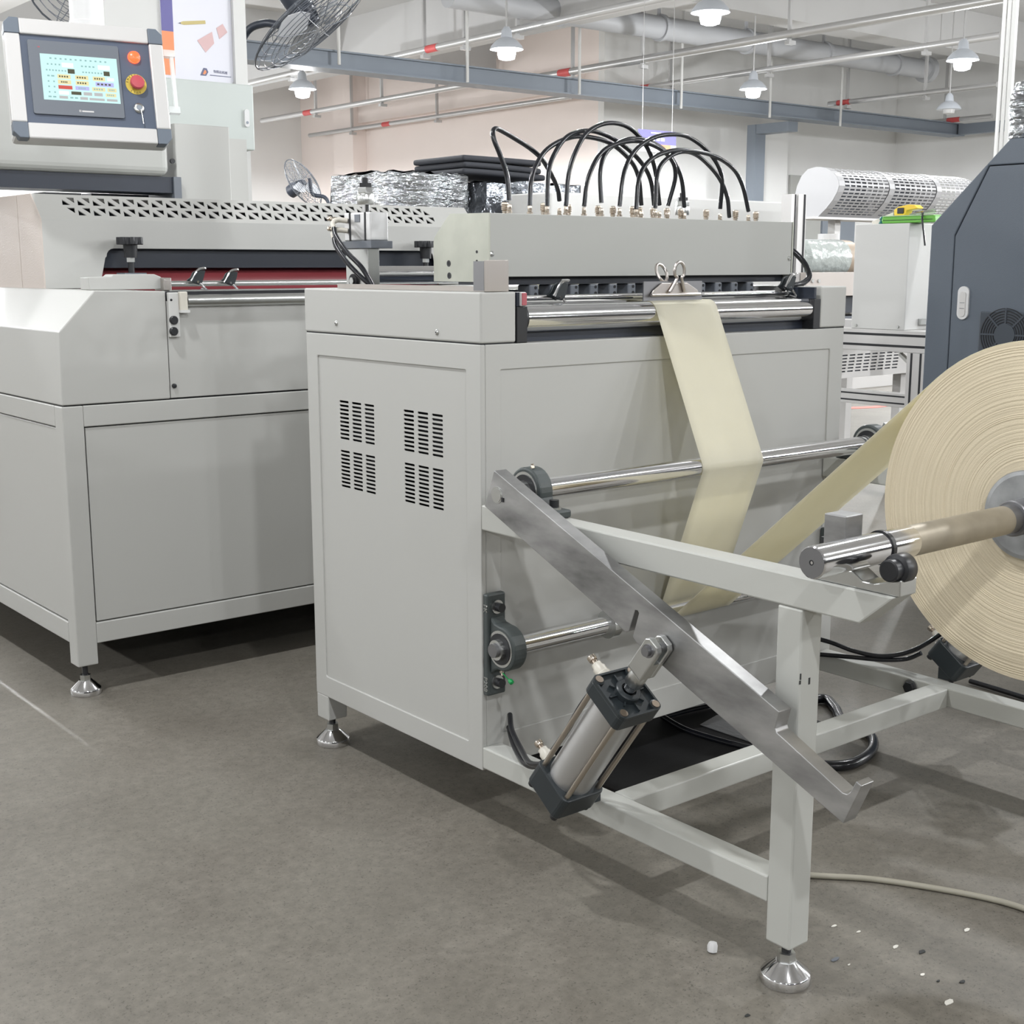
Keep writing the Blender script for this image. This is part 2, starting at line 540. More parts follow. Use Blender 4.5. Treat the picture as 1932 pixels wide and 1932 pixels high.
# concrete downstand beams, columns, wall ledge
n = 0
for (a, b) in (((-14, XW), (18.6, 19.1)), ((-14, XF), (11.2, 11.7)), ((-14, XF), (3.8, 4.3)), ((-14, XF), (-3.6, -3.1))):
    n += 1
    struct(MB().box(a[0], a[1], b[0], b[1], 4.75, ZC).build('trim_%d' % n, 'ceil'))
for xx in (4.5, 11.3):
    n += 1
    struct(MB().box(xx, xx + 0.45, -16, YF, 4.6, ZC).build('trim_%d' % n, 'ceil'))
n += 1
struct(MB().box(XW - 0.35, XW - 0.002, 23.2, 24.0, 0, ZC).build('trim_%d' % n, 'wall_pinklit'))
n += 1
struct(MB().box(XW - 0.20, XW - 0.002, YW + 0.5, 23.2, 4.25, 4.6).build('trim_%d' % n, 'wall_pinklit'))
n += 1
a, b = SY(1436, 300, YW - 0.35), SY(1482, 300, YW - 0.35)
struct(MB().box(a.x, b.x, YW - 0.4, YW - 0.002, 0, 3.75).build('trim_%d' % n, 'wall'))

# steel beam carrying the cable tray, its column and the branch towards the far wall
sb = thing('steel_beam', 'long blue-grey steel beam crossing the hall below the ceiling', 'beam', (12, 13.56, 3.7))
MB().box(4.6, 22.6, 13.46, 13.66, 3.74, 3.94).build('web_plate', 'beamsteel', sb)
MB().box(4.6, 22.6, 13.38, 13.74, 3.94, 3.96).build('flange', 'beamsteel', sb)
MB().box(4.6, 22.6, 13.38, 13.74, 3.72, 3.74).build('flange', 'beamsteel', sb)
a, b = SY(1416, 300, 14.6), SY(1435, 300, 14.6)
MB().box(a.x, b.x, 14.5, 14.7, 0, 3.72).build('column', 'beamsteel', sb)
MB().box(a.x + 0.01, b.x - 0.01, 13.75, 14.499, 3.55, 3.719).build('bracket', 'beamsteel', sb)
MB().box(22.4, 22.6, 4.0, 13.4, 3.74, 3.94).build('branch_beam', 'beamsteel', sb)

# ------------------------------------------------------------------ hall lamps
def lamp_mesh(root, c):
    x, y, z = c
    MB().lathe((x, y, z), (0, 0, 1), [(0.20, 0.02), (0.185, 0.06), (0.13, 0.12), (0.07, 0.155), (0.06, 0.24), (0.03, 0.28)], 28).build('shade', 'shade', root)
    MB().lathe((x, y, z), (0, 0, 1), [(0.05, -0.10), (0.095, -0.085), (0.11, -0.03), (0.105, 0.03)], 24).build('bulb', 'bulb', root)
    MB().cyl((x, y, z + 0.28), (x, y, ZC - 0.001), 0.012, n=8).build('rod', 'pipe', root)


def lamp_light(c, parent=None):
    """the reflector throws most light down; the glass and the thin shade leak some all round"""
    for kind, share in (('SPOT', 1.0), ('POINT', LAMP_LEAK)):
        ld = bpy.data.lights.new('lamp_light', kind)
        ld.energy = LAMP_W * share * (2.4 if c[0] > 12 or c[1] > 9 else 1.0); ld.color = (0.97, 0.985, 1.0); ld.shadow_soft_size = 0.075
        if kind == 'SPOT':
            ld.spot_size = math.radians(180); ld.spot_blend = 0.12
        lo = bpy.data.objects.new('lamp_light', ld); COL.objects.link(lo)
        lo.location = (c[0], c[1], c[2] - 0.185)
        if parent is not None:
            lo.parent = parent; lo.matrix_parent_inverse = Matrix.Translation(-parent.location)


LROWS_X = [-6.2, -1.2, 3.8, 8.8, 13.8, 18.5]
LROWS_Y = [-10.4, -6.8, -3.1, 0.55, 4.1, 7.75, 11.1, 15.4, 19.2, 23.0]  # the farthest rows are added, without bodies, to brighten the inner wall
LL = {(8.8, 11.1): 'lit pendant lamp hanging left of centre above the looping black hoses',
      (8.8, 7.75): 'largest lit pendant lamp, cut by the top edge of the picture',
      (8.8, 15.4): 'lit pendant lamp beside the poster, below the wire cage fan',
      (13.8, 11.1): 'lit pendant lamp above the right end of the hose loops',
      (13.8, 7.75): 'rightmost lit pendant lamp under the big grey duct end'}
for lx in LROWS_X:
    for ly in LROWS_Y:
        if (lx > 12 and ly > 15) or lx < -5 and ly > 16:
            continue
        key = (lx, ly)
        c = (lx, ly, 3.70)
        if key in LL:
            p = {(8.8, 11.1): (8.73, 10.75), (8.8, 7.75): (8.90, 7.64), (8.8, 15.4): (8.66, 15.42), (13.8, 11.1): (13.82, 11.31), (13.8, 7.75): (13.75, 7.82)}[key]
            c = (p[0], p[1], 3.70)
            t = thing('pendant_lamp', LL[key], 'lamp', c, 'pendant lamps of the hall')
            lamp_mesh(t, c); lamp_light(c, t)
        elif key == (18.5, 11.1):
            c = (18.32, 10.97, 3.70)
            t = thing('pendant_lamp', 'unlit grey pendant lamp at the right, just above the steel beam', 'lamp', c, 'pendant lamps of the hall')
            MB().lathe(c, (0, 0, 1), [(0.20, 0.02), (0.185, 0.06), (0.13, 0.12), (0.07, 0.155), (0.06, 0.24), (0.03, 0.28)], 28).build('shade', 'shade', t)
            MB().lathe(c, (0, 0, 1), [(0.05, -0.05), (0.09, -0.04), (0.10, 0.03)], 20).build('bulb', 'whiteplastic', t)
            MB().cyl((c[0], c[1], c[2] + 0.28), (c[0], c[1], ZC - 0.001), 0.012, n=8).build('rod', 'pipe', t)
        else:
            lamp_light(c)

# ------------------------------------------------------------------ sprinkler pipes and duct
def pipe(pa, pb, z, r, label, hang, bands=(), m='pipe'):
    A, B = SZ(*pa, z), SZ(*pb, z)
    A.x = B.x = (A.x + B.x) / 2
    t = thing('sprinkler_pipe', label, 'pipe', (A + B) / 2, 'ceiling pipes')
    MB().cyl(A, B, r, n=12).build('pipe_run', m, t)
    for h in hang:
        p = A.lerp(B, h)
        MB().box(p.x - 0.025, p.x + 0.025, p.y - 0.02, p.y + 0.02, z - r - 0.05, ZC - 0.001).build('hanger', 'pipe', t)
        MB().box(p.x - 0.05, p.x + 0.09, p.y - 0.04, p.y + 0.04, z - r - 0.07, z - r - 0.02).build('hanger_foot', 'pipe', t)
    for h in bands:
        p = A.lerp(B, h)
        MB().cyl(p - Vector((0, 0.14, 0)), p + Vector((0, 0.14, 0)), r * 1.08, n=12).build('band', 'redband', t)
    return t


pipe((690, 108), (1400, -22), 4.45, 0.055, 'grey ceiling pipe with a red band leading to the top edge, over the left lamp', (0.16, 0.30, 0.47), (0.19,))
pipe((484, 227), (905, 159), 4.15, 0.05, 'thin ceiling pipe below the steel beam, over the pink-lit wall', (0.30, 0.62), (0.26,))
pipe((470, 157), (640, 118), 4.05, 0.045, 'short pipe run tucked under the left end of the steel beam', (0.5,))
pipe((575, 255), (1090, 183), 4.1, 0.045, 'lowest thin pipe along the pink-lit wall, behind the small fan', (0.2, 0.55), (0.35,))
pipe((990, 147), (1932, -6), 4.25, 0.06, 'bright straight ceiling pipe with a red band crossing above the hoses', (0.12, 0.30, 0.62), (0.10,))
pipe((1150, 176), (1885, 66), 4.3, 0.05, 'grey ceiling pipe running under the large duct to the right', (0.2, 0.48, 0.85), (0.12,))
pipe((1560, 196), (1885, 160), 4.1, 0.045, 'short grey pipe at the right with a vertical drop near the white conduits', (0.12, 0.6), (0.1,))
pipe((1700, 236), (1870, 219), 4.0, 0.045, 'rearmost short pipe beside the unlit lamp', (0.5,), (0.6,))

t = thing('air_duct', 'large round grey duct with a flanged end under the ceiling', 'duct', (16, 11.9, 4.7))
A, B = SZ(955, -12, 4.75), SZ(1745, 131, 4.75)
ym = B.y
A = SY(955, 0, ym)
MB().cyl((A.x - 1, ym, 4.75), (B.x, ym, 4.75), 0.17, n=24).build('duct_run', 'duct', t)
MB().cyl((B.x - 0.02, ym, 4.75), (B.x + 0.12, ym, 4.75), 0.23, n=24).build('end_flange', 'duct', t)
for k in range(5):
    q = A.x + (B.x - A.x) * (0.1 + 0.2 * k)
    MB().ring((q, ym, 4.75), (1, 0, 0), 0.168, 0.20, 0.06).build('band', 'duct', t)
    MB().box(q - 0.02, q + 0.02, ym - 0.02, ym + 0.02, 4.9, ZC - 0.001).build('hanger', 'duct', t)

# white conduits at the right edge
for k, (px, lab) in enumerate(((1884, 'leftmost white cable conduit rising above the dark cabinet'), (1893, 'middle white cable conduit rising above the dark cabinet'), (1904, 'thick white cable trunking rising at the right edge'))):
    p = SD(px, 200, 7.0)
    w = 0.007 if k < 2 else 0.012
    tag(MB().box(p.x - w, p.x + w, p.y - w, p.y + w, 0, ZC - 0.001).build('cable_conduit', 'white'), lab, 'conduit', 'white conduits at the right')

# doors in the right wall
for k, (x0, x1, y0, m) in enumerate(((1490, 1550, 330, 'coat_dull'), (1551, 1612, 395, 'bluegrey'))):
    a, b = SY(x0, y0, YW - 0.03), SY(x1, y0, YW - 0.03)
    d = struct(MB().box(a.x, b.x, YW - 0.06, YW - 0.004, 0, a.z).build('door_%d' % (k + 1), m))
    MB().box(a.x + 0.12, b.x - 0.12, YW - 0.075, YW - 0.061, 0.15, a.z - 0.15).build('door_leaf', 'bluegrey', d)

# violet hanging sign
sg = SY(1206, 243, 9.0); sg2 = SY(1275, 290, 9.0)
t = thing('hanging_sign', 'violet and white hanging sign seen through the black hose loops', 'sign', ((sg.x + sg2.x) / 2, 9, sg2.z))
x0, x1, z1, z0 = sg.x, sg2.x, sg.z, sg2.z
zm = z0 + (z1 - z0) * 0.36
MB().box(x0, x1, 9.0, 9.02, z0, zm).build('lower_board', 'poster', t)
MB().box(x0, x1, 9.0, 9.02, zm, z1).build('upper_board', 'purple', t)
MB().box(x0 + (x1 - x0) * 0.42, x0 + (x1 - x0) * 0.85, 8.996, 8.9995, zm - 0.05, zm).build('stripe', 'orange', t)
for (u0, u1, v0, v1) in ((0.31, 0.67, 0.84, 0.9), (0.28, 0.42, 0.52, 0.66), (0.46, 0.55, 0.52, 0.66), (0.58, 0.68, 0.52, 0.66)):
    MB().box(x0 + (x1 - x0) * u0, x0 + (x1 - x0) * u1, 8.996, 8.9995, z0 + (z1 - z0) * v0, z0 + (z1 - z0) * v1).build('lettering', 'poster', t)
for q in (0.1, 0.9):
    xx = x0 + (x1 - x0) * q
    MB().cyl((xx, 9.01, z1), (xx, 9.01, ZC - 0.001), 0.003, n=6).build('wire', 'pipe', t)

# ================================================================== SLITTING MACHINE (centre)
W, D, ZT, ZCV = 1.164, 0.677, 1.025, 1.1287
SM = thing('slitting_machine', 'white slitting machine with vented cabinet, chrome rollers and black hose loops, centre', 'machine', (0.58, 0.3, 0))

# cabinet shell: welded frame faces, back, top and floor sheets
c = MB()
c.plate(rect(0, D, 0.133, ZT), [rrect(0.0485, 0.6285, 0.1855, 0.973, 0.004, 2)], lambda u, v: (0, u, v), (0.012, 0, 0))
c.plate(rect(0.012, W, 0.134, ZT), [rrect(0.0505, 1.111, 0.205, 0.9735, 0.004, 2)], lambda u, v: (u, 0, v), (0, 0.012, 0))
c.box(0.012, W, D - 0.004, D, 0.133, ZT)
c.box(W - 0.004, W, 0.012, D - 0.004, 0.133, ZT)
c.box(0.012, W - 0.004, 0.012, D - 0.004, ZT - 0.004, ZT)
c.box(0.012, W - 0.004, 0.012, D - 0.004, 0.133, 0.137)
c.build('cabinet_shell', 'paint', SM, bevel=0.0025)

# vented side panel, real slots
holes = []
for y0, y1 in ((0.3945, 0.540), (0.134, 0.278)):
    w = (y1 - y0)
    for k in range(3):
        ya = y0 + k * (w * 0.365); yb = ya + w * 0.27
        for z0, z1 in ((0.7865, 0.8715), (0.6735, 0.7555)):
            for j in range(10):
                zz = z0 + (z1 - z0) * j / 9
                holes.append(rrect(ya, yb, zz - 0.0026, zz + 0.0026, 0.0022, 2))
MB().plate(rect(0.0475, 0.6295, 0.1845, 0.974), holes, lambda u, v: (0.0035, u, v), (0.002, 0, 0)).build('vented_side_panel', 'paint', SM)
MB().box(0.040, 0.042, 0.1, 0.57, 0.62, 0.92).build('slot_darkener', 'seam', SM)  # dark sheet behind the slots, standing in for the shaded interior
MB().plate(rect(0.0495, 1.112, 0.204, 0.9745), [], lambda u, v: (u, 0.0035, v), (0, 0.002, 0)).build('front_panel', 'paint', SM)

# short legs and chrome levelling feet
def foot(parent, x, y, ztop, r=0.042, h=0.038):
    f = MB().lathe((x, y, 0.0), (0, 0, 1), [(r - 0.001, 0.0), (r, 0.002), (r, 0.0155), (r - 0.0015, 0.018), (0.0175, h), (0.014, h)], 32).build('levelling_foot', 'chrome', parent)
    MB().cyl((x, y, h - 0.001), (x, y, h + 0.015), 0.0155, n=6, smooth=False).build('foot_nut', 'zinc', f)
    MB().cyl((x, y, h + 0.013), (x, y, ztop + 0.01), 0.008, n=12).build('foot_stud', 'black', f)


for (x, y) in ((0.0, D - 0.0544), (W - 0.0544, D - 0.0544)):
    MB().box(x + 0.0005, x + 0.0544, y, y + 0.054, 0.0705, 0.134).build('leg', 'paint', SM, bevel=0.003)
    foot(SM, x + 0.0272, y + 0.0272, 0.0705)

# side covers on the cabinet top
for (x0, x1) in ((0.0, 0.0905), (1.0665, W + 0.003)):
    sc = MB().box(x0, x1, -0.001, D + 0.004, ZT + 0.0025, ZCV).build('side_cover', 'paint', SM, bevel=0.004, seg=3)
    if x0 == 0:
        for (px, py) in ((634, 610), (824, 627)):
            p = SX(px, py, -0.001)
            MB().lathe((0, p.y, p.z), (-1, 0, 0), [(0.0065, -0.001), (0.006, 0.0015), (0.003, 0.0035)], 14).build('screw', 'zinc', sc)
            MB().cyl((-0.0034, p.y, p.z), (-0.0038, p.y, p.z), 0.0018, n=6).build('screw_socket', 'seam', sc)
    MB().box(x0 + 0.002, x1 - 0.002, 0.002, D, ZT - 0.001, ZT + 0.004).build('shadow_gap', 'seam', SM)

# bed between the covers
MB().box(0.091, 1.066, 0.05, D - 0.01, ZT, ZT + 0.012).build('bed_plate', 'navy', SM)
MB().box(0.122, 1.0435, 0.034, 0.05, ZT + 0.0005, 1.072).build('apron_strip', 'navy', SM)
for (x0, x1) in ((0.0935, 0.1215), (1.0395, 1.066)):
    MB().box(x0, x1, -0.0005, 0.075, ZT + 0.0005, 1.0985).build('roller_bracket', 'black', SM, bevel=0.0015)
    MB().box(x0, x1 - 0.018, 0.0, 0.09, 1.0987, 1.127).build('bracket_head', 'navy', SM, bevel=0.001)
MB().box(0.1000, 0.1145, -0.006, 0.02, 1.0992, 1.1275).build('red_pad_holder', 'whiteplastic', SM, bevel=0.0025)
MB().box(0.1012, 0.1133, -0.0085, -0.0058, 1.1010, 1.1258).build('red_pad', 'red', SM, bevel=0.001)
MB().lathe((0.121, 0.03, 1.0735), (1, 0, 0), [(0.029, 0.0), (0.029, 0.006), (0.0255, 0.009)], 40).build('roller_end_cap', 'black', SM)
MB().cyl((0.128, 0.03, 1.0735), (1.040, 0.03, 1.0735), 0.0287, n=64).build('draw_roller', 'chrome', SM)
MB().cyl((0.11, 0.072, 1.1135), (1.055, 0.072, 1.1135), 0.0058, n=20).build('guide_rod', 'chrome', SM)
MB().cyl((1.02, 0.072, 1.1135), (1.05, 0.072, 1.1135), 0.0085, n=20).build('rod_sleeve', 'zinc', SM)
MB().cyl((0.11, 0.098, 1.098), (1.055, 0.098, 1.098), 0.005, n=16).build('guide_rod', 'chrome', SM)

# knife housing with chamfered galvanised end plates
prof = [(0.100, 1.157), (0.100, 1.2865), (0.2317, 1.288), (0.2786, 1.249), (0.2907, 1.2324), (0.2907, 1.157)]
MB().prism([(0.104, y, z) for y, z in prof], (0.9645, 0, 0)).build('knife_housing', 'coat_dull', SM, bevel=0.001)
epr = [(0.0985, 1.1465), (0.0985, 1.2868), (0.2325, 1.2885), (0.2790, 1.2495), (0.2885, 1.2400), (0.2925, 1.2300), (0.2925, 1.1465)]
for x0 in (0.099, 1.0688):
    ep = MB().prism([(x0, y, z) for y, z in epr], (0.0045, 0, 0)).build('end_plate', 'galv', SM)
    if x0 < 0.5:
        for (py, pz, r) in ((0.2372, 1.1847, 0.0068), (0.2357, 1.159, 0.0068), (0.1382, 1.2084, 0.0032), (0.1384, 1.1889, 0.0032)):
            MB().ring((0.0995, py, pz), (-1, 0, 0), r * 0.62, r, 0.0012, 20).build('bolt_rim', 'black', ep)
            MB().cyl((0.0994, py, pz), (0.0986, py, pz), r * 0.7, n=18).build('bolt_hole', 'seam', ep)
for (px, py) in ((928, 479), (1489, 488)):
    p = SY(px, py, 0.100)
    MB().lathe((p.x, 0.1, p.z), (0, -1, 0), [(0.0062, -0.001), (0.0055, 0.0015), (0.0025, 0.0035)], 14).build('screw', 'zinc', SM)
# under the housing: dark bar, blade holders, light table bar
MB().box(0.104, 1.068, 0.125, 0.21, 1.140, 1.1568).build('knife_bar', 'navy', SM)
MB().box(0.104, 1.068, 0.20, 0.22, 1.108, 1.128).build('table_bar', 'whiteplastic', SM)
for i in range(13):
    xx = 0.2434 + 0.0585 * i
    bh = MB().box(xx - 0.013, xx + 0.013, 0.124, 0.165, 1.1085, 1.1395).build('blade_holder', 'bezel', SM, bevel=0.003)
    MB().cyl((xx + 0.004, 0.1245, 1.133), (xx + 0.004, 0.1232, 1.133), 0.0035, n=14).build('holder_screw', 'seam', bh)
    MB().cyl((xx + 0.004, 0.1245, 1.119), (xx + 0.004, 0.1232, 1.119), 0.004, n=14).build('holder_screw', 'seam', bh)

# ------------------------------------------------------------------ air fittings and hose loops on the housing
def knurled(x, y, z, k=1.0):
    f = MB().lathe((x, y, z), (0, 0, 1), [(0.0055, 0), (0.0055, 0.007), (0.0065, 0.008), (0.0065, 0.010), (0.0045, 0.011),
                   (0.0078, 0.0125), (0.0078, 0.0145), (0.0066, 0.0155), (0.0078, 0.0165), (0.0078, 0.0185), (0.0066, 0.0195),
                   (0.0078, 0.0205), (0.0078, 0.0225), (0.0066, 0.0235), (0.0078, 0.0245), (0.0072, 0.0275), (0.0045, 0.029)], 18).build('knurled_valve', 'brass', SM)
    return f


def hosefit(p):
    f = MB().lathe((p.x, p.y, 1.2885), (0, 0, 1), [(0.0065, 0), (0.0065, 0.004), (0.004, 0.005), (0.0048, 0.006), (0.0048, 0.016), (0.0036, 0.018)], 14).build('hose_fitting', 'brass', SM)
    return f


for px in (959, 1020, 1079, 1135, 1163, 1188, 1213, 1239, 1265, 1291, 1339, 1382, 1433):
    p = SY(px, 405, 0.205)
    knurled(p.x, 0.205 + (0.012 if px % 2 else -0.01), 1.2875)
HO = [
    [(390, 1330), (375, 1170), (330, 1030), (290, 930), (281, 875), (300, 852), (345, 870), (430, 920), (530, 985), (610, 1060), (680, 1180), (712, 1260), (722, 1330)],
    [(525, 1365), (535, 1200), (570, 1090), (640, 990), (760, 922), (880, 905), (1050, 945), (1180, 1050), (1245, 1170), (1265, 1360)],
    [(640, 1365), (652, 1130), (700, 1000), (775, 905), (880, 868), (990, 880), (1120, 945), (1250, 1060), (1325, 1190), (1350, 1360)],
    [(765, 1365), (790, 1120), (870, 925), (960, 842), (1070, 815), (1190, 850), (1295, 965), (1355, 1120), (1385, 1360)],
    [(885, 1365), (910, 1190), (985, 1030), (1090, 958), (1230, 935), (1370, 975), (1465, 1060), (1490, 1170), (1440, 1365)],
    [(1000, 1345), (993, 1130), (1040, 1000), (1140, 935), (1240, 920), (1350, 950), (1460, 1040), (1530, 1180), (1550, 1375)],
    [(1120, 1365), (1148, 1150), (1215, 1010), (1320, 925), (1440, 892), (1580, 910), (1720, 1020), (1797, 1170), (1787, 1385)],
    [(1230, 1385), (1250, 1180), (1325, 1060), (1460, 1000), (1600, 1000), (1750, 1035), (1870, 1115), (1935, 1230), (1975, 1400)],
    [(1357, 1380), (1375, 1140), (1450, 1040), (1550, 1005), (1650, 1040), (1770, 1165), (1832, 1300), (1848, 1440)],
]
for i, L in enumerate(HO):
    pts = []
    m = len(L) - 1
    for j, (u, v) in enumerate(L):
        yy = 0.130 + 0.075 * j / m + 0.006 * ((i % 3) - 1)
        pts.append(SY(850 + u / 3.513, v / 3.513, yy))
    MB().tube(pts, 0.0052, n=10, k=6).build('air_hose', 'rubber', SM)
    hosefit(pts[0])
    if i not in (8,):
        hosefit(pts[-1])
# hose from the right end of the housing back into the machine
MB().tube([(1.072, 0.2, 1.245), (1.105, 0.16, 1.235), (1.135, 0.12, 1.195), (1.13, 0.09, 1.155), (1.09, 0.08, 1.135), (1.05, 0.085, 1.13)], 0.0075, n=10).build('cable_hose', 'rubber', SM)

# ------------------------------------------------------------------ rear nip roller with its compact cylinder
MB().cyl((0.071, 0.51, 1.160), (1.09, 0.51, 1.160), 0.0195, n=48).build('nip_roller', 'chrome', SM)
for dx in (0.0, 1.03):
    bb = MB().box(0.040 + dx, 0.070 + dx, 0.462, 0.556, 1.1292, 1.2185).build('bearing_block', 'zinc', SM, bevel=0.001)
    MB().box(0.041 + dx, 0.0705 + dx, 0.468, 0.500, 1.1300, 1.2180).build('block_slide', 'navy', bb)
    MB().cyl((0.041 + dx, 0.520, 1.146), (0.034 + dx, 0.520, 1.146), 0.016, n=28).build('bolt_recess', 'seam', bb)
    MB().cyl((0.035 + dx, 0.520, 1.146), (0.030 + dx, 0.520, 1.146), 0.009, n=6, smooth=False).build('bolt_head', 'zinc', bb)
    MB().box(0.034 + dx, 0.092 + dx, 0.440, 0.572, 1.2186, 1.2350).build('cylinder_flange', 'bezel', SM, bevel=0.001)
    cb = MB().box(0.040 + dx, 0.088 + dx, 0.450, 0.560, 1.2351, 1.2985).build('compact_cylinder', 'alu', SM, bevel=0.003)
    for yy in (0.472, 0.535):
        MB().box(0.0392 + dx, 0.0405 + dx, yy - 0.003, yy + 0.003, 1.2355, 1.298).build('groove', 'seam', cb)
    MB().box(0.0388 + dx, 0.0404 + dx, 0.493, 0.514, 1.277, 1.294).build('type_plate', 'bezel', cb)
    MB().cyl((0.064 + dx, 0.505, 1.298), (0.064 + dx, 0.505, 1.318), 0.0085, n=20).build('piston_rod', 'chrome', SM)
    fj = MB().lathe((0.064 + dx, 0.505, 1.3165), (0, 0, 1), [(0.0185, 0), (0.0195, 0.002), (0.0195, 0.021), (0.0178, 0.0235)], 28).build('float_joint', 'zinc', SM)
    MB().lathe((0.064 + dx, 0.505, 1.340), (0, 0, 1), [(0.0185, 0), (0.0190, 0.002), (0.0190, 0.012), (0.017, 0.014)], 6, smooth=False).build('joint_hex', 'zinc', fj)
    MB().cyl((0.064 + dx, 0.505, 1.354), (0.064 + dx, 0.505, 1.3635), 0.0150, n=6, smooth=False).build('lock_nut', 'black', fj)
    MB().lathe((0.064 + dx, 0.505, 1.3635), (0, 0, 1), [(0.0075, 0), (0.0075, 0.011), (0.006, 0.0125)], 14).build('stud', 'black', fj)
for z0 in (1.281, 1.2585):
    f = MB().tube([(0.040, 0.545, z0), (0.020, 0.556, z0 + 0.002), (0.008, 0.556, z0 - 0.006), (0.004, 0.545, z0 - 0.018)], 0.0060, n=12).build('speed_controller', 'ivory', SM)
    MB().lathe((0.018, 0.563, z0 + 0.003), (-0.25, 0.9, 0.12), [(0.006, -0.008), (0.006, 0.004), (0.0035, 0.006), (0.0035, 0.013), (0.0058, 0.014), (0.0058, 0.020), (0.003, 0.024)], 14).build('needle_screw', 'brass', f)
    MB().tube([(0.004, 0.546, z0 - 0.016), (0.000, 0.532, z0 - 0.035), (0.004, 0.495, z0 - 0.070), (0.018, 0.455, z0 - 0.105), (0.03, 0.43, 1.135)], 0.0056, n=10).build('air_hose', 'rubber', SM)

# ------------------------------------------------------------------ unwind frame welded to the cabinet
YP, ZU1, ZU2, ZL1, ZL2 = -0.8196, 0.7025, 0.6505, 0.1853, 0.1388
for x0 in (0.0, 1.10):
    MB().prism([(x0, 0.0, ZU2), (x0, 0.0, ZU1), (x0, -0.985, ZU1), (x0, -0.925, ZU2)], (0.05, 0, 0)).build('upper_beam', 'frame', SM, bevel=0.003)
    MB().box(x0, x0 + 0.05, YP, YP + 0.05, 0.0714, ZU2 - 0.0005).build('post', 'frame', SM, bevel=0.0035)
    MB().box(x0, x0 + 0.05, YP + 0.0505, 0.0, ZL2, ZL1).build('lower_beam', 'frame', SM, bevel=0.003)
    foot(SM, x0 + 0.025, YP + 0.025, 0.0714)
    MB().cyl((x0 + 0.025, YP + 0.025, 0.066), (x0 + 0.025, YP + 0.025, 0.0715), 0.013, n=6, smooth=False).build('foot_nut', 'zinc', SM)
    # saddle for the shaft
    sd = MB().prism([(x0 + 0.004, -0.835, ZU1 + 0.0005), (x0 + 0.004, -0.835, 0.722), (x0 + 0.004, -0.905, 0.728), (x0 + 0.004, -0.925, 0.716), (x0 + 0.004, -0.945, 0.716), (x0 + 0.004, -0.99, 0.729), (x0 + 0.004, -0.99, ZU1 + 0.0005)], (0.042, 0, 0)).build('shaft_saddle', 'zinc', SM, bevel=0.002)
    MB().box(x0 + 0.004, x0 + 0.046, -0.890, -0.850, 0.723, 0.8085).build('stop_block', 'steel', sd, bevel=0.0015)
    MB().box(x0 + 0.008, x0 + 0.050, -0.849, -0.842, 0.723, 0.77).build('rubber_pad', 'black', sd)
    MB().lathe((x0 + 0.000, -0.976, 0.742), (1, 0, 0), [(0.014, -0.006), (0.0165, -0.005), (0.0165, 0.010), (0.022, 0.012), (0.0225, 0.014), (0.0225, 0.034), (0.021, 0.036)], 32).build('support_wheel', 'black', sd)
MB().box(0.0505, 1.0995, -0.3966, -0.3475, ZL2, ZL1).build('cross_beam', 'frame', SM, bevel=0.003)
MB().cyl((1.099, -0.295, 0.165), (1.085, -0.295, 0.165), 0.014, n=6, smooth=False).build('bolt_head', 'black', SM)
MB().cyl((1.0995, -0.295, 0.165), (1.096, -0.295, 0.165), 0.019, n=20).build('washer', 'zinc', SM)


# pillow blocks: a = along the base, x = shaft axis, u = from base to shaft
def pillow(x, base, a, u, h, hl, bolts=True):
    a, u, base = Vector(a), Vector(u), Vector(base)
    ax = Vector((1, 0, 0))

    def P(s, t, w=0.0):
        return base + a * s + u * t + ax * w
    m = MB()
    b0 = [(-hl, 0), (-hl, 0.016), (-hl * 0.62, 0.018), (-0.047, h * 0.75)]
    arcp = [(0.047 * math.cos(math.radians(q)), h + 0.047 * math.sin(math.radians(q))) for q in range(190, -11, -12)]
    b1 = [(0.047, h * 0.75), (hl * 0.62, 0.018), (hl, 0.016), (hl, 0)]
    base_poly = [(-hl, 0), (-hl, 0.016), (hl, 0.016), (hl, 0)]
    m.prism([P(s, t, x - 0.024) for s, t in base_poly], ax * 0.048)
    hp = [(-0.062, 0.015), (-0.05, h * 0.6)] + [(s, t) for s, t in arcp if t > h * 0.62] + [(0.05, h * 0.6), (0.062, 0.015)]
    m.prism([P(s, t, x - 0.017) for s, t in hp], ax * 0.034)
    pb = m.build('pillow_block', 'cast', SM, bevel=0.004, seg=2, angle=50)
    cen = P(0, h, x)
    MB().ring(cen - ax * 0.0195, ax, 0.021, 0.033, 0.003, 32).build('bearing_seal', 'black', pb)
    MB().ring(cen - ax * 0.0180, ax, 0.0330, 0.0385, 0.0015, 32).build('bearing_race', 'zinc', pb)
    MB().ring(cen - ax * 0.030, ax, 0.0150, 0.0212, 0.030, 28).build('bearing_collar', 'zinc', pb)
    for s in (-1, 1):
        q = P(s * hl * 0.74, 0.016, x)
        MB().cyl(q, q + u * 0.004, 0.0145, n=24).build('washer', 'zinc', pb)
        MB().cyl(q + u * 0.003, q + u * 0.018, 0.0095, n=20).build('bolt', 'black', pb)
    return pb


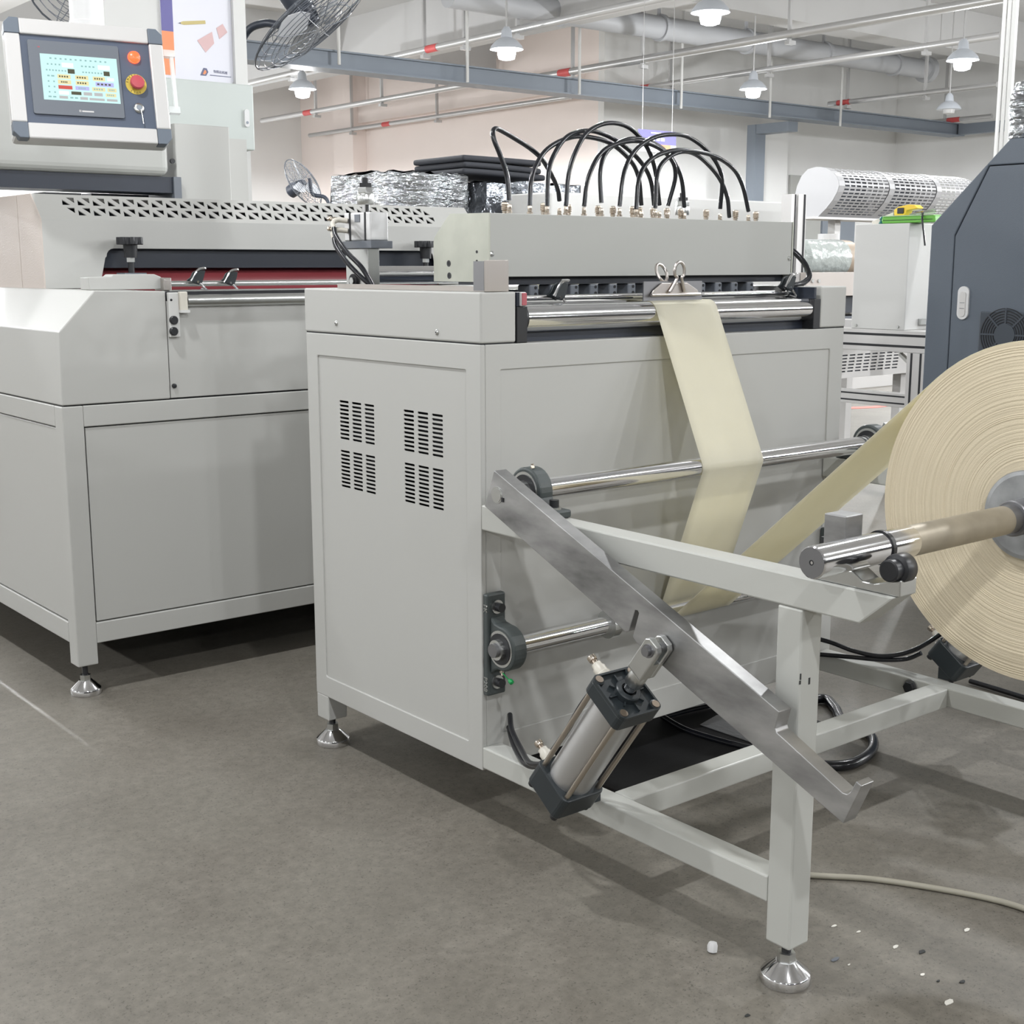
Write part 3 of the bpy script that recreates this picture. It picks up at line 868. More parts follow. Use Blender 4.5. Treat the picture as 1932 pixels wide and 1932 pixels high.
pb1 = pillow(0.026, (0, -0.1275, ZU1 + 0.0005), (0, 1, 0), (0, 0, 1), 0.0437, 0.0925)
dup(pb1, (1.099, 0, 0))
pb2 = pillow(0.026, (0, -0.0005, 0.4085), (0, 0, 1), (0, -1, 0), 0.0490, 0.109)
dup(pb2, (1.099, 0, 0))
text('embossed_text', 'P208', 'zinc', pb2, (0.0016, -0.009, 0.325), (0, 0, -1), (0, -1, 0), 0.016, 0.0006)
text('embossed_text', 'FK', 'zinc', pb2, (0.0016, -0.009, 0.487), (0, 0, -1), (0, -1, 0), 0.016, 0.0006)
gc = MB().tube([(0.012, -0.052, 0.3595), (0.012, -0.058, 0.356), (0.012, -0.072, 0.349), (0.012, -0.077, 0.347)], 0.0014, n=8).build('grease_cap', 'capgreen', pb2)
MB().lathe((0.012, -0.0765, 0.348), (0, -0.9, -0.42), [(0.003, -0.002), (0.0052, 0.001), (0.0052, 0.008), (0.002, 0.010)], 14).build('grease_nipple_cap', 'capgreen', pb2)
MB().lathe((0.012, -0.050, 0.3625), (0, -0.2, -1), [(0.0045, 0), (0.0045, 0.004), (0.0025, 0.006), (0.003, 0.010)], 12).build('grease_nipple', 'brass', pb2)
MB().lathe((0.020, -0.139, 0.792), (0, 0.25, 1), [(0.004, 0), (0.004, 0.004), (0.0025, 0.006), (0.003, 0.009)], 12).build('grease_nipple', 'brass', pb1)

# polished guide rollers
Y1, Z1, Y2, Z2 = -0.1275, 0.7467, -0.0495, 0.4085
gr = MB().cyl((0.058, Y1, Z1), (1.095, Y1, Z1), 0.0205, n=56).build('guide_roller', 'chrome', SM)
MB().cyl((-0.062, Y1, Z1), (0.0575, Y1, Z1), 0.0135, n=28).build('roller_shaft', 'zinc', SM)
MB().cyl((1.0955, Y1, Z1), (1.24, Y1, Z1), 0.0135, n=28).build('roller_shaft', 'zinc', SM)
MB().cyl((0.060, Y2, Z2), (1.095, Y2, Z2), 0.0190, n=56).build('guide_roller', 'chrome', SM)
MB().cyl((-0.012, Y2, Z2), (0.0595, Y2, Z2), 0.0145, n=28).build('roller_shaft', 'dullsteel', SM)
for (xx, yy, zz) in ((0.305, Y2, Z2),):
    MB().ring((xx, yy, zz), (1, 0, 0), 0.0185, 0.031, 0.020, 32).build('stop_collar', 'zinc', SM)

# swinging lift arms
AP = [(-0.1185, 0.7935), (-0.0885, 0.7195), (-0.4234, 0.5803), (-0.4646, 0.5619), (-0.486, 0.5525), (-0.494, 0.5555), (-0.5085, 0.5965), (-0.5150, 0.5970), (-0.5180, 0.5930), (-0.5040, 0.5480), (-0.514, 0.5393),
      (-0.6393, 0.4873), (-0.8954, 0.3846), (-0.9578, 0.3595), (-0.9871, 0.4283), (-0.9766, 0.4324), (-0.9674, 0.4130), (-0.962, 0.4075), (-0.9542, 0.4070), (-0.8353, 0.4610), (-0.8255, 0.4650), (-0.8224, 0.4710), (-0.8293, 0.4998)]
for x0 in (-0.060, 1.182):
    la = MB().prism([(x0, y, z) for y, z in AP], (0.030, 0, 0)).build('lift_arm', 'steel', SM, bevel=0.0012)
    if x0 < 0:
        MB().ring((x0 + 0.0005, Y1, Z1), (-1, 0, 0), 0.0136, 0.0165, 0.0015, 28).build('pivot_rim', 'zinc', la)
        MB().box(x0 - 0.002, x0 + 0.001, Y1 - 0.021, Y1 - 0.015, Z1 - 0.011, Z1 - 0.003).build('key_slot', 'seam', la)


# pneumatic lift cylinders
def lift_cylinder(xc):
    ax = Vector((1, 0, 0)); u = Vector((0, -0.587, 0.81)).normalized(); v = Vector((0, -u.z, u.y))
    P = Vector((xc, -0.5815, 0.548)); s = 0.0490

    def C(t):
        return P - u * t

    def sq(t, e=s, r=0.012):
        return [C(t) + ax * q[0] + v * q[1] for q in rrect(-e, e, -e, e, r, 4)]
    cy = MB().cyl(C(0.146), C(0.360), 0.0425, n=48).build('cylinder_barrel', 'alu', SM)
    tc = MB()
    tc.prism(sq(0.148), u * 0.028)
    tc = tc.build('cylinder_head', 'capblack', SM, bevel=0.002)
    rim = MB()
    o = [C(0.1202) + ax * q[0] + v * q[1] for q in rrect(-s, s, -s, s, 0.012, 4)]
    i_ = [C(0.1202) + ax * q[0] + v * q[1] for q in rrect(-s + 0.004, s - 0.004, -s + 0.004, s - 0.004, 0.009, 4)]
    nn = len(o)
    vv = o + i_ + [q + u * 0.006 for q in o] + [q + u * 0.006 for q in i_]
    ff = []
    for k in range(nn):
        k2 = (k + 1) % nn
        ff += [(k, k2, 2 * nn + k2, 2 * nn + k), (nn + k, 3 * nn + k, 3 * nn + k2, nn + k2), (2 * nn + k, 2 * nn + k2, 3 * nn + k2, 3 * nn + k)]
    rim.add(vv, ff)
    rim.build('head_rim', 'capblack', tc)
    for ang in range(0, 360, 45):
        d = ax * math.cos(math.radians(ang)) + v * math.sin(math.radians(ang))
        ln = 0.037 if ang % 90 == 0 else 0.030
        MB().obox(C(0.1185) + d * (0.018 + (ln - 0.018) / 2), d * ((ln - 0.018) / 2 + 0.003), d.cross(u) * 0.0013, u * 0.0035).build('head_rib', 'capblack', tc)
    MB().lathe(C(0.1205), u, [(0.0235, 0), (0.0235, 0.012), (0.0215, 0.014), (0.014, 0.014), (0.014, 0.010)], 36).build('gland_ring', 'capblack', tc)
    bc = MB().prism(sq(0.412), u * 0.054).build('cylinder_foot', 'capblack', SM, bevel=0.003)
    e = s - 0.0110
    for i in (-1, 1):
        for j in (-1, 1):
            q = ax * (i * e) + v * (j * e)
            MB().cyl(C(0.360) + q, C(0.146) + q, 0.0052, n=14).build('tie_rod', 'tierod', SM)
            MB().lathe(C(0.1200) + q, u, [(0.0105, 0), (0.0105, 0.0055), (0.008, 0.006)], 16).build('tie_rod_boss', 'capblack', tc)
            MB().cyl(C(0.1146) + q, C(0.1120) + q, 0.0075, n=12).build('tie_rod_nut', 'nutgold', tc)
            MB().lathe(C(0.412) + q, -u, [(0.008, -0.001), (0.008, 0.008), (0.005, 0.010)], 12).build('foot_stud', 'black', bc)
    MB().cyl(C(0.112), C(0.060), 0.0115, n=28).build('piston_rod', 'chrome', SM)
    cl = MB()
    cl.lathe(C(0.062), u, [(0.0150, -0.028), (0.0165, -0.026), (0.0165, 0.004), (0.0150, 0.008)], 28)
    cl = cl.build('rod_clevis', 'zinc', SM)
    fp = [(-0.018, -0.058), (0.018, -0.058), (0.018, 0.012), (0.010, 0.020), (-0.010, 0.020), (-0.018, 0.012)]
    for w0 in (-0.0185, 0.0070):
        MB().prism([P + v * a + u * b + ax * w0 for a, b in fp], ax * 0.0115).build('clevis_plate', 'zinc', cl, bevel=0.002)
    MB().obox(P - u * 0.040, ax * 0.0178, v * 0.0172, u * 0.019).build('clevis_root', 'zinc', cl)
    MB().cyl(P - ax * 0.027, P + ax * (0.030 if xc < 0 else 0.02), 0.0085, n=24).build('clevis_pin', 'dullsteel', cl)
    MB().ring(P - ax * 0.0205, ax, 0.0085, 0.0120, 0.0020, 24).build('pin_clip', 'dullsteel', cl)
    # speed controllers on the upper left side
    for t in (0.136, 0.384):
        q = C(t) - v * s
        f = MB().lathe(q, -v, [(0.0125, -0.002), (0.0140, 0.004), (0.0140, 0.011), (0.0120, 0.013), (0.0120, 0.024), (0.0095, 0.028), (0.0095, 0.034)], 22).build('speed_controller', 'ivory', SM)
        MB().lathe(q - v * 0.033, -v, [(0.0055, 0), (0.0055, 0.010)], 14).build('needle', 'nutgold', f)
        MB().lathe(q - v * 0.042, -v, [(0.0078, 0), (0.0083, 0.001), (0.0083, 0.009), (0.006, 0.010)], 14).build('needle_knob', 'brass', f)
        MB().cyl(q - v * 0.008, q - v * 0.008 - u * 0.016 - ax * 0.004, 0.0062, n=14).build('hose_socket', 'ivory', f)
    return C, u, v, s


Cc, uu, vv_, ss = lift_cylinder(-0.081)
lift_cylinder(1.195)
MB().box(-0.045, -0.001, -0.365, -0.335, 0.186, 0.215).build('trunnion_lug', 'capblack', SM)
MB().box(1.1505, 1.17, -0.365, -0.335, 0.186, 0.215).build('trunnion_lug', 'capblack', SM)
# hoses feeding the near cylinder
q1 = Cc(0.384) - vv_ * ss - vv_ * 0.008 - uu * 0.014
MB().tube([SX(962, 1348, 0.07), SX(966, 1378, 0.04), SX(984, 1415, 0.0), SX(1000, 1440, -0.05), tuple(q1)], 0.0058, n=10).build('air_hose', 'rubber', SM)
q0 = Cc(0.136) - vv_ * ss - vv_ * 0.008 - uu * 0.014
MB().tube([SX(960, 1372, 0.07), SX(970, 1408, 0.03), SX(992, 1442, -0.02), SX(1022, 1440, -0.045), SX(1065, 1385, -0.045), SX(1098, 1330, -0.05), tuple(q0)], 0.0058, n=10).build('air_hose', 'rubber', SM)
# hoses hanging behind to the far cylinder
MB().tube([SX(1420, 1180, 1.06), SX(1550, 1207, 1.08), SX(1610, 1228, 1.10), SX(1665, 1238, 1.13), SX(1720, 1228, 1.16), SX(1772, 1198, 1.17), SX(1810, 1165, 1.18)], 0.0058, n=10).build('air_hose', 'rubber', SM)
MB().tube([SX(1420, 1225, 1.06), SX(1550, 1235, 1.08), SX(1610, 1240, 1.10), SX(1665, 1245, 1.13), SX(1710, 1243, 1.16), SX(1738, 1232, 1.17)], 0.0058, n=10).build('air_hose', 'rubber', SM)

# ================================================================== PAPER ROLL, SHAFT, WEB
YR, ZR, RR, XR0, XR1 = -0.912, 0.757, 0.2975, 0.4926, 0.692
PR = thing('paper_roll', 'large cream paper roll at the right with its loose web running to the machine', 'paper roll', (0.59, YR, ZR - RR))
random.seed(4)
rp = MB()
ro = bpy.data.objects
prof = [(0.060, 0.004)]
r = 0.062
while r < RR - 0.002:
    prof.append((r, random.uniform(-0.0005, 0.0003) + (0.0012 if random.random() < 0.05 else 0)))
    r += random.uniform(0.0011, 0.0030)
prof += [(RR - 0.0005, 0.0), (RR, 0.0006), (RR, XR1 - XR0), (0.060, XR1 - XR0), (0.060, 0.004)]
rp.lathe((0, 0, 0), (1, 0, 0), prof, 128, smooth=False, cap=False)
me_o = rp.build('wound_paper', 'rolledge', PR)
me_o.location = (XR0, YR, ZR)
me_o.data.polygons.foreach_set('use_smooth', [abs(p.normal.x) < 0.5 for p in me_o.data.polygons])
co = MB().ring((XR0 + 0.001, YR, ZR), (1, 0, 0), 0.050, 0.0600, XR1 - XR0, 40).build('cardboard_core', 'cardboard', PR)


# web path in the y-z plane
def tang(c0, r0, s0, c1, r1, s1):
    """tangent from circle 0 to circle 1 (s = +1 leaves on the left of the travel direction, -1 on the right)"""
    d = Vector((c1[0] - c0[0], c1[1] - c0[1])); L = d.length; d /= L
    n = Vector((-d.y, d.x))
    k = (s0 * r0 - s1 * r1) / L
    m = d * k + n * math.sqrt(max(0, 1 - k * k))
    return Vector(c0) + m * r0 * s0, Vector(c1) + m * r1 * s1


def arcpts(c, p, q, r, n, ccw):
    a0 = math.atan2(p.y - c[1], p.x - c[0]); a1 = math.atan2(q.y - c[1], q.x - c[0])
    if ccw and a1 < a0: a1 += 2 * math.pi
    if not ccw and a1 > a0: a1 -= 2 * math.pi
    return [Vector((c[0] + r * math.cos(a0 + (a1 - a0) * i / n), c[1] + r * math.sin(a0 + (a1 - a0) * i / n))) for i in range(n + 1)]


cR, c2, c1, cT = (YR, ZR), (Y2, Z2), (Y1, Z1), (0.03, 1.0735)
e_ = 0.0010
tA = tang(cR, RR + e_, 1, c2, 0.0190 + e_, -1)      # over the roll, under roller two
tB = tang(c2, 0.0190 + e_, -1, c1, 0.0205 + e_, 1)
tC = tang(c1, 0.0205 + e_, 1, cT, 0.0287 + e_, 1)
path = arcpts(cR, Vector((YR - 0.05, ZR + RR)), tA[0], RR + e_, 10, False)
path += [tA[0].lerp(tA[1], k / 8) for k in range(1, 8)]
path += arcpts(c2, tA[1], tB[0], 0.0190 + e_, 10, True)
path += [tB[0].lerp(tB[1], k / 5) for k in range(1, 5)]
path += arcpts(c1, tB[1], tC[0], 0.0205 + e_, 8, False)
path += [tC[0].lerp(tC[1], k / 8) for k in range(1, 8)]
path += arcpts(cT, tC[1], Vector((0.032, 1.0735 + 0.0297)), 0.0297, 8, False)
path += [Vector((0.07, 1.1032)), Vector((0.12, 1.1035)), Vector((0.30, 1.105)), Vector((0.48, 1.139))]
wm = MB(); vv = []; ff = []
NX = 8
for k, p in enumerate(path):
    for i in range(NX + 1):
        xx = XR0 + 0.0005 + (XR1 - XR0 - 0.001) * i / NX
        vv.append((xx, p.x, p.y + 0.0006 * math.sin(k * 1.1 + i * 0.8) * (1 if 0 < i < NX else 0) * 0.6))
for k in range(len(path) - 1):
    for i in range(NX):
        a = k * (NX + 1) + i
        ff.append((a, a + 1, a + NX + 2, a + NX + 1))
wm.add(vv, ff, True)
wo = wm.build('paper_web', 'web', PR)
md = wo.modifiers.new('thickness', 'SOLIDIFY'); md.thickness = 0.0008; md.offset = 0

# shaft
YS, ZS = YR, ZR
US = thing('unwind_shaft', 'chrome unwind shaft with clamp flange carrying the paper roll', 'shaft', (0.5, YS, ZS))
MB().lathe((-0.102, YS, ZS), (1, 0, 0), [(0.0225, 0), (0.0245, 0.002), (0.0245, 0.237)], 48).build('shaft_end', 'chrome', US)
MB().cyl((0.1345, YS, ZS), (0.405, YS, ZS), 0.02455, n=48).build('tan_section', 'dulltan', US)
MB().cyl((0.405, YS, ZS), (1.24, YS, ZS), 0.0244, n=48).build('shaft_body', 'dullsteel', US)
MB().ring((-0.1025, YS, ZS), (1, 0, 0), 0.003, 0.0224, 0.0012, 40).build('end_face', 'dullsteel', US)
MB().ring((-0.1026, YS, ZS), (1, 0, 0), 0.0026, 0.0042, 0.0014, 16).build('centre_hole', 'seam', US)
MB().cyl((-0.1018, YS, ZS), (-0.1016, YS, ZS), 0.003, n=12).build('centre_hole', 'seam', US)
MB().ring((0.060, YS, ZS), (1, 0, 0), 0.0243, 0.0268, 0.008, 40).build('retaining_ring', 'black', US)
fl = MB().lathe((0.4745, YS, ZS), (1, 0, 0), [(0.070, -0.001), (0.0765, 0.0), (0.0780, 0.002), (0.0780, 0.014), (0.055, 0.0165)], 48, smooth=False).build('clamp_flange', 'flange', US)
MB().lathe((0.43, YS, ZS), (1, 0, 0), [(0.029, 0), (0.031, 0.002), (0.031, 0.046)], 40).build('flange_hub', 'dullsteel', fl)
MB().lathe((XR1 + 0.002, YS, ZS), (1, 0, 0), [(0.078, 0), (0.078, 0.014)], 40).build('clamp_flange', 'flange', US)

# ================================================================== LEFT MACHINE (laminating press)
XL, YL = -0.3316, 1.3984
XLR = 1.495
LM = thing('laminating_press', 'wide white laminating press with perforated hood and red roller, left', 'machine', (0.58, 2.3, 0))
for x0, y0 in ((XL, YL), (XLR - 0.058, YL), (XL, 3.342), (XLR - 0.058, 3.342)):
    MB().box(x0, x0 + 0.058, y0, y0 + 0.058, 0.0867, 0.810).build('corner_post', 'paint', LM, bevel=0.003)
MB().box(XL + 0.06, XLR - 0.06, 3.36, 3.37, 0.004, 0.1464).build('rear_light_block', 'seam', LM)  # added sheet, keeps light from behind off the floor under the press
MB().box(XLR - 0.03, XLR - 0.02, YL + 0.06, 3.34, 0.004, 0.1464).build('side_light_block', 'seam', LM)  # added on the right to keep light out from underneath
MB().box(XL + 0.06, XLR - 0.06, YL + 0.06, 3.34, 0.1470, 0.1500).build('underside_light_block', 'seam', LM)  # added black underside, cuts the light bouncing below the press
f = MB()
for z0, z1 in ((0.1465, 0.2050), (0.7525, 0.8100)):
    f.box(XL + 0.058, XLR - 0.058, YL, YL + 0.05, z0, z1)
    f.box(XL, XL + 0.05, YL + 0.058, 3.34, z0, z1)
    f.box(XL + 0.058, XLR - 0.058, 3.35, 3.40, z0, z1)
    f.box(XLR - 0.05, XLR, YL + 0.058, 3.34, z0, z1)
f.build('base_rails', 'paint', LM, bevel=0.0025)
MB().box(XL + 0.062, XLR - 0.062, YL + 0.004, YL + 0.02, 0.2085, 0.749).build('front_panel', 'paint', LM, bevel=0.002)
MB().box(XL + 0.058, XLR - 0.058, YL + 0.021, YL + 0.03, 0.2051, 0.7524).build('panel_gap', 'seam', LM)
MB().box(XL + 0.004, XL + 0.02, YL + 0.062, 2.46, 0.2085, 0.749).build('side_panel', 'paint', LM, bevel=0.002)
MB().box(XL + 0.021, XL + 0.03, YL + 0.058, 3.34, 0.2051, 0.7524).build('panel_gap', 'seam', LM)
hd = SX(-4, 950, XL)
MB().box(XL - 0.008, XL + 0.004, 2.06, 2.10, 0.42, 0.56).build('door_pull', 'black', LM)
for (x, y) in ((XL + 0.029, YL + 0.029), (XLR - 0.029, YL + 0.029), (XL + 0.029, 3.37), (XLR - 0.029, 3.37)):
    foot(LM, x, y, 0.0867, r=0.042, h=0.040)
MB().box(XL + 0.01, XLR - 0.01, YL + 0.01, 3.38, 0.806, 0.8125).build('shadow_gap', 'seam', LM)

# chamfered side covers and front sheet
for sgn in (0, 1):
    pr = [(-0.3305, 0.8135), (-0.3255, 1.0095), (-0.2233, 1.1160), (-0.0215, 1.1120), (-0.0215, 0.8135)]
    if sgn:
        pr = [(XL + XLR - x, z) for x, z in pr]
    MB().prism([(x, YL, z) for x, z in pr], (0, 1.98, 0)).build('side_cover', 'paint', LM, bevel=0.003)
MB().box(-0.0190, 1.182, YL + 0.002, YL + 0.01, 0.8150, 1.084).build('front_sheet', 'paint', LM, bevel=0.001)
MB().box(-0.0214, 1.1845, YL + 0.012, YL + 0.02, 0.8136, 1.110).build('sheet_gap', 'seam', LM)
MB().lathe((*SY(328, 728, YL + 0.002)[:2], SY(328, 728, YL).z), (0, -1, 0), [(0.0065, -0.002), (0.0065, 0.006), (0.003, 0.007)], 16).build('rubber_button', 'black', LM)
# roller bracket with two black buttons, free roller, rods
MB().box(-0.0180, 0.012, YL - 0.012, YL + 0.0015, 0.985, 1.108).build('roller_bracket', 'white', LM, bevel=0.002)
for py in (604, 625):
    p = SY(327, py, YL - 0.012)
    MB().lathe((p.x, YL - 0.012, p.z), (0, -1, 0), [(0.0118, -0.001), (0.0118, 0.007), (0.010, 0.009)], 24).build('rubber_button', 'black', LM)
p = SY(323, 566, YL - 0.012)
MB().cyl((p.x, YL - 0.0118, p.z), (p.x, YL - 0.0126, p.z), 0.0035, n=14).build('bracket_hole', 'seam', LM)
MB().box(0.0125, 0.0345, YL - 0.022, YL - 0.002, 1.058, 1.110).build('roller_bearing', 'ivory', LM, bevel=0.003)
MB().box(0.0120, 0.0385, YL - 0.024, YL - 0.001, 1.052, 1.060).build('bearing_ledge', 'white', LM)
MB().cyl((0.037, YL - 0.003, 1.0850), (1.15, YL - 0.003, 1.0850), 0.0165, n=40).build('free_roller', 'zinc', LM)
MB().box(0.00, 1.17, YL + 0.02, YL + 0.07, 1.100, 1.114).build('feed_table', 'zinc', LM)
MB().cyl((0.0, YL + 0.055, 1.131), (1.17, YL + 0.055, 1.131), 0.008, n=20).build('guide_rod', 'zinc', LM)
MB().box(-0.012, 0.012, YL + 0.03, YL + 0.09, 1.1125, 1.148).build('rod_clamp', 'stainless', LM, bevel=0.002)
a, b, c_ = SY(168, 548, YL + 0.05), SY(304, 519, YL + 0.05), SY(212, 516, YL + 0.05)
MB().prism([(a.x, YL + 0.05, 1.1165), (a.x, YL + 0.05, 1.150), (a.x + 0.065, YL + 0.05, 1.152), (a.x + 0.072, YL + 0.05, 1.158), (b.x - 0.02, YL + 0.05, 1.158), (b.x, YL + 0.05, 1.150), (b.x, YL + 0.05, 1.1165)], (0, 0.06, 0)).build('guide_bracket', 'paint', LM, bevel=0.002)

# hood: front with cut-out, slanted vent sheet with real triangular holes, ends
YH, XH0, XH1 = 1.800, -0.2083, 1.372
ZB, ZM, ZH = 1.116, 1.3155, 1.3890
YHB = YH + 0.072
o = [(XH0, ZB), (-0.046, ZB), (-0.024, 1.205)] + arc(0.004, 1.2085, 0.024, 180, 90, 4)[:] + arc(1.158, 1.2085, 0.024, 90, 0, 4) + [(1.208, ZB), (XH1, ZB), (XH1, ZM), (XH0, ZM)]
MB().plate(o, [], lambda u, v: (u, YH, v), (0, 0.003, 0)).build('hood_front', 'paint', LM)
L = math.hypot(YHB - YH, ZH - ZM)
tri = []
cw, ch, step = 0.0365, 0.0315, 0.0466
for row in range(2):
    v0 = L - 0.012 - ch if row == 0 else L - 0.012 - 2 * ch - 0.011
    x = -0.128 - (0.0 if row == 0 else 0.0105)
    for k in range(29):
        sh = 0.006
        xa = x + step * k
        lo_l, lo_r, hi_l, hi_r = xa, xa + cw, xa + sh, xa + cw + sh
        g = 0.0078
        if not (row == 1 and k == 0):
            tri.append([(lo_l, v0), (lo_r - g * 1.6, v0), (hi_l - sh * 0.25, v0 + ch - g * 1.1)])
        if not (row == 0 and k == 28):
            tri.append([(hi_r, v0 + ch), (hi_l + g * 1.6, v0 + ch), (lo_r + sh * 0.25, v0 + g * 1.1)])
sl = Vector((0, (YHB - YH) / L, (ZH - ZM) / L))
MB().plate(rect(XH0, XH1, 0, L), tri, lambda u, v: (u, YH + sl.y * v, ZM + sl.z * v), (0, 0.002, -0.002)).build('vent_sheet', 'paint', LM)
hs = MB()
hp = [(YH, ZB), (YH, ZM), (YHB, ZH), (3.3, ZH), (3.3, ZB)]
hs.prism([(XH1, y, z) for y, z in hp], (0.003, 0, 0))
hs.box(XH0, XH1, YHB, 3.3, ZH - 0.003, ZH)
hs.build('hood_top', 'paint', LM)
MB().prism([(XH0 - 0.003, y, z) for y, z in [(YH, ZB), (YH, ZM), (YHB, ZH), (1.985, ZH), (1.985, ZB)]], (0.003, 0, 0)).build('hood_end_sheet', 'paint_warmlit', LM)
MB().prism([(XH0 - 0.003, y, z) for y, z in [(1.989, ZB), (1.989, ZH), (3.3, ZH), (3.3, ZB)]], (0.003, 0, 0)).build('hood_end_sheet', 'paint_warmlit', LM)
MB().box(XH0 + 0.01, XH1 - 0.01, 2.06, 2.07, ZB, ZH - 0.01).build('inner_wall', 'navy', LM)
MB().box(-0.10, 1.25, YH + 0.03, YH + 0.034, 1.175, 1.30).build('inner_blade', 'navy', LM)
MB().cyl((-0.09, YH + 0.11, 1.120), (1.24, YH + 0.11, 1.120), 0.060, n=48).build('red_roller', 'redroll', LM)
# threaded star knobs in front of the cut-out
for px in (246, 803):
    p = SY(px, 470, YH - 0.06)
    kn = MB()
    pts = []
    for k in range(48):
        t = 2 * math.pi * k / 48
        rr = 0.036 + 0.0035 * (1 if math.cos(7 * t) > 0 else -1)
        pts.append((p.x + rr * math.cos(t), p.y + rr * math.sin(t), 1.243))
    kn.prism(pts, (0, 0, 0.022))
    kn.lathe((p.x, p.y, 1.205), (0, 0, 1), [(0.019, 0), (0.021, 0.038)], 24)
    k_ = kn.build('star_knob', 'black', LM, bevel=0.0015)
    MB().cyl((p.x, p.y, 1.192), (p.x, p.y, 1.205), 0.013, n=6, smooth=False).build('hex_nut', 'zinc', k_)
    MB().cyl((p.x, p.y, 1.160), (p.x, p.y, 1.192), 0.009, n=16).build('spindle', 'black', k_)
    MB().box(p.x - 0.034, p.x + 0.034, p.y - 0.03, p.y + 0.03, 1.152, 1.1605).build('spindle_plate', 'bezel', k_)
    MB().box(p.x - 0.05, p.x + 0.03, p.y - 0.025, p.y + 0.025, 1.1165, 1.1515).build('spindle_block', 'navy', k_)

# press head behind the hood
YPR = 2.55
a, b = SY(-40, 225, YPR), SY(322, 328, YPR)
zt, zb_ = SY(150, 60, YPR).z, SY(150, 325, YPR).z
ph = MB().box(a.x - 0.6, b.x, YPR, YPR + 0.5, zb_, 1.95).build('press_head', 'coat_dull', LM, bevel=0.03, seg=4)
MB().box(a.x - 0.6, b.x + 0.02, YPR + 0.03, YPR + 0.20, zb_ - 0.058, zb_ - 0.001).build('press_platen', 'navy', LM)
e0, e1 = SY(322, 335, YPR + 0.04), SY(330, 335, YPR + 0.04)
MB().box(b.x + 0.021, b.x + 0.05, YPR + 0.02, YPR + 0.3, 1.40, zb_).build('guide_edge', 'bezel', LM)
c0, c1_ = SY(326, 232, YPR + 0.06), SY(432, 232, YPR + 0.06)
MB().box(b.x + 0.051, c1_.x, YPR + 0.06, YPR + 0.7, 0.80, c0.z).build('press_upright', 'paint', LM, bevel=0.004)
MB().cyl((*SY(324, 304, YPR + 0.055)[:2], SY(324, 304, YPR + 0.055).z), (SY(324, 304, YPR + 0.055).x, YPR + 0.045, SY(324, 304, YPR + 0.055).z), 0.009, n=16).build('rubber_button', 'black', LM)
d0, d1 = SY(430, 320, YPR + 0.72), SY(467, 320, YPR + 0.72)
MB().box(d0.x, d1.x, YPR + 0.72, YPR + 0.80, 0.82, SY(445, 262, YPR + 0.72).z).build('rear_column', 'paint', LM)
for px in (160, 185, 262, 285, 300):
    p = SY(px, 360, YPR + 0.3)
    MB().cyl((p.x, YPR + 0.3, 1.30), (p.x, YPR + 0.3, zb_ - 0.058), 0.022, n=20).build('guide_pillar', 'chrome', LM)
MB().box(SY(172, 360, YPR + 0.2).x, b.x, YPR + 0.2, YPR + 0.5, 1.30, zb_ - 0.059).build('tool_block', 'navy', LM)
p = SY(118, 366, YH + 0.3)
MB().box(p.x - 0.06, p.x + 0.06, p.y, p.y + 0.1, ZH + 0.0005, ZH + 0.018).build('hood_handle', 'black', LM)
p = SY(268, 274, YPR - 0.001)
text('model_text', '600', 'seam', LM, (p.x, YPR - 0.001, p.z + 0.004), (1, 0, 0), (0, 0, 1), 0.055, 0.0005)

# electrical box on the rear column, poster board
YE = 3.35
a, b = SY(338, 160, YE), SY(482, 284, YE)
EB = thing('electrical_box', 'pale green-grey electrical box with small white latch below the poster', 'electrical box', ((a.x + b.x) / 2, YE, b.z))
MB().box(a.x - 0.2, b.x, YE, YE + 0.098, b.z, SY(340, 148, YE).z).build('box_body', mat('pale green grey enamel', (0.50, 0.54, 0.52), 0.45), EB, bevel=0.006)
p, q = SY(459, 206, YE), SY(469, 240, YE)
lt = MB().plate(rrect(p.x, q.x, q.z, p.z, (q.x - p.x) * 0.48, 6), [], lambda u, v: (u, YE - 0.012, v), (0, 0.013, 0)).build('latch', 'whiteplastic', EB)
MB().cyl(((p.x + q.x) / 2, YE - 0.014, q.z + 0.018), ((p.x + q.x) / 2, YE - 0.011, q.z + 0.018), 0.006, n=16).build('key_hole', 'bluegrey', lt)
MB().box(a.x + 0.1, b.x - 0.1, YE + 0.099, 3.7, b.z - 0.09, b.z - 0.004).build('support_bracket', 'coat_dull', EB)
YPO = 3.48
a, b = SY(309, 145, YPO), SY(441, 158, YPO)
tp = 2.60
PB = thing('poster_board', 'white poster with violet and orange left stripe and a small blue logo', 'poster', ((a.x + b.x) / 2, YPO, b.z))
zb0 = SY(375, 152, YPO).z
MB().plate(rrect(a.x, b.x, zb0, tp, 0.012, 4), [], lambda u, v: (u, YPO, v), (0, 0.01, 0)).build('board', 'poster', PB)
s1, s2 = SY(327, 60, YPO).x, SY(327, 60, YPO).z
MB().box(a.x, s1, YPO - 0.0015, YPO - 0.0002, s2, tp).build('violet_stripe', 'purple', PB)
MB().box(a.x, s1, YPO - 0.0015, YPO - 0.0002, zb0 + 0.012, s2).build('orange_stripe', 'orange', PB)
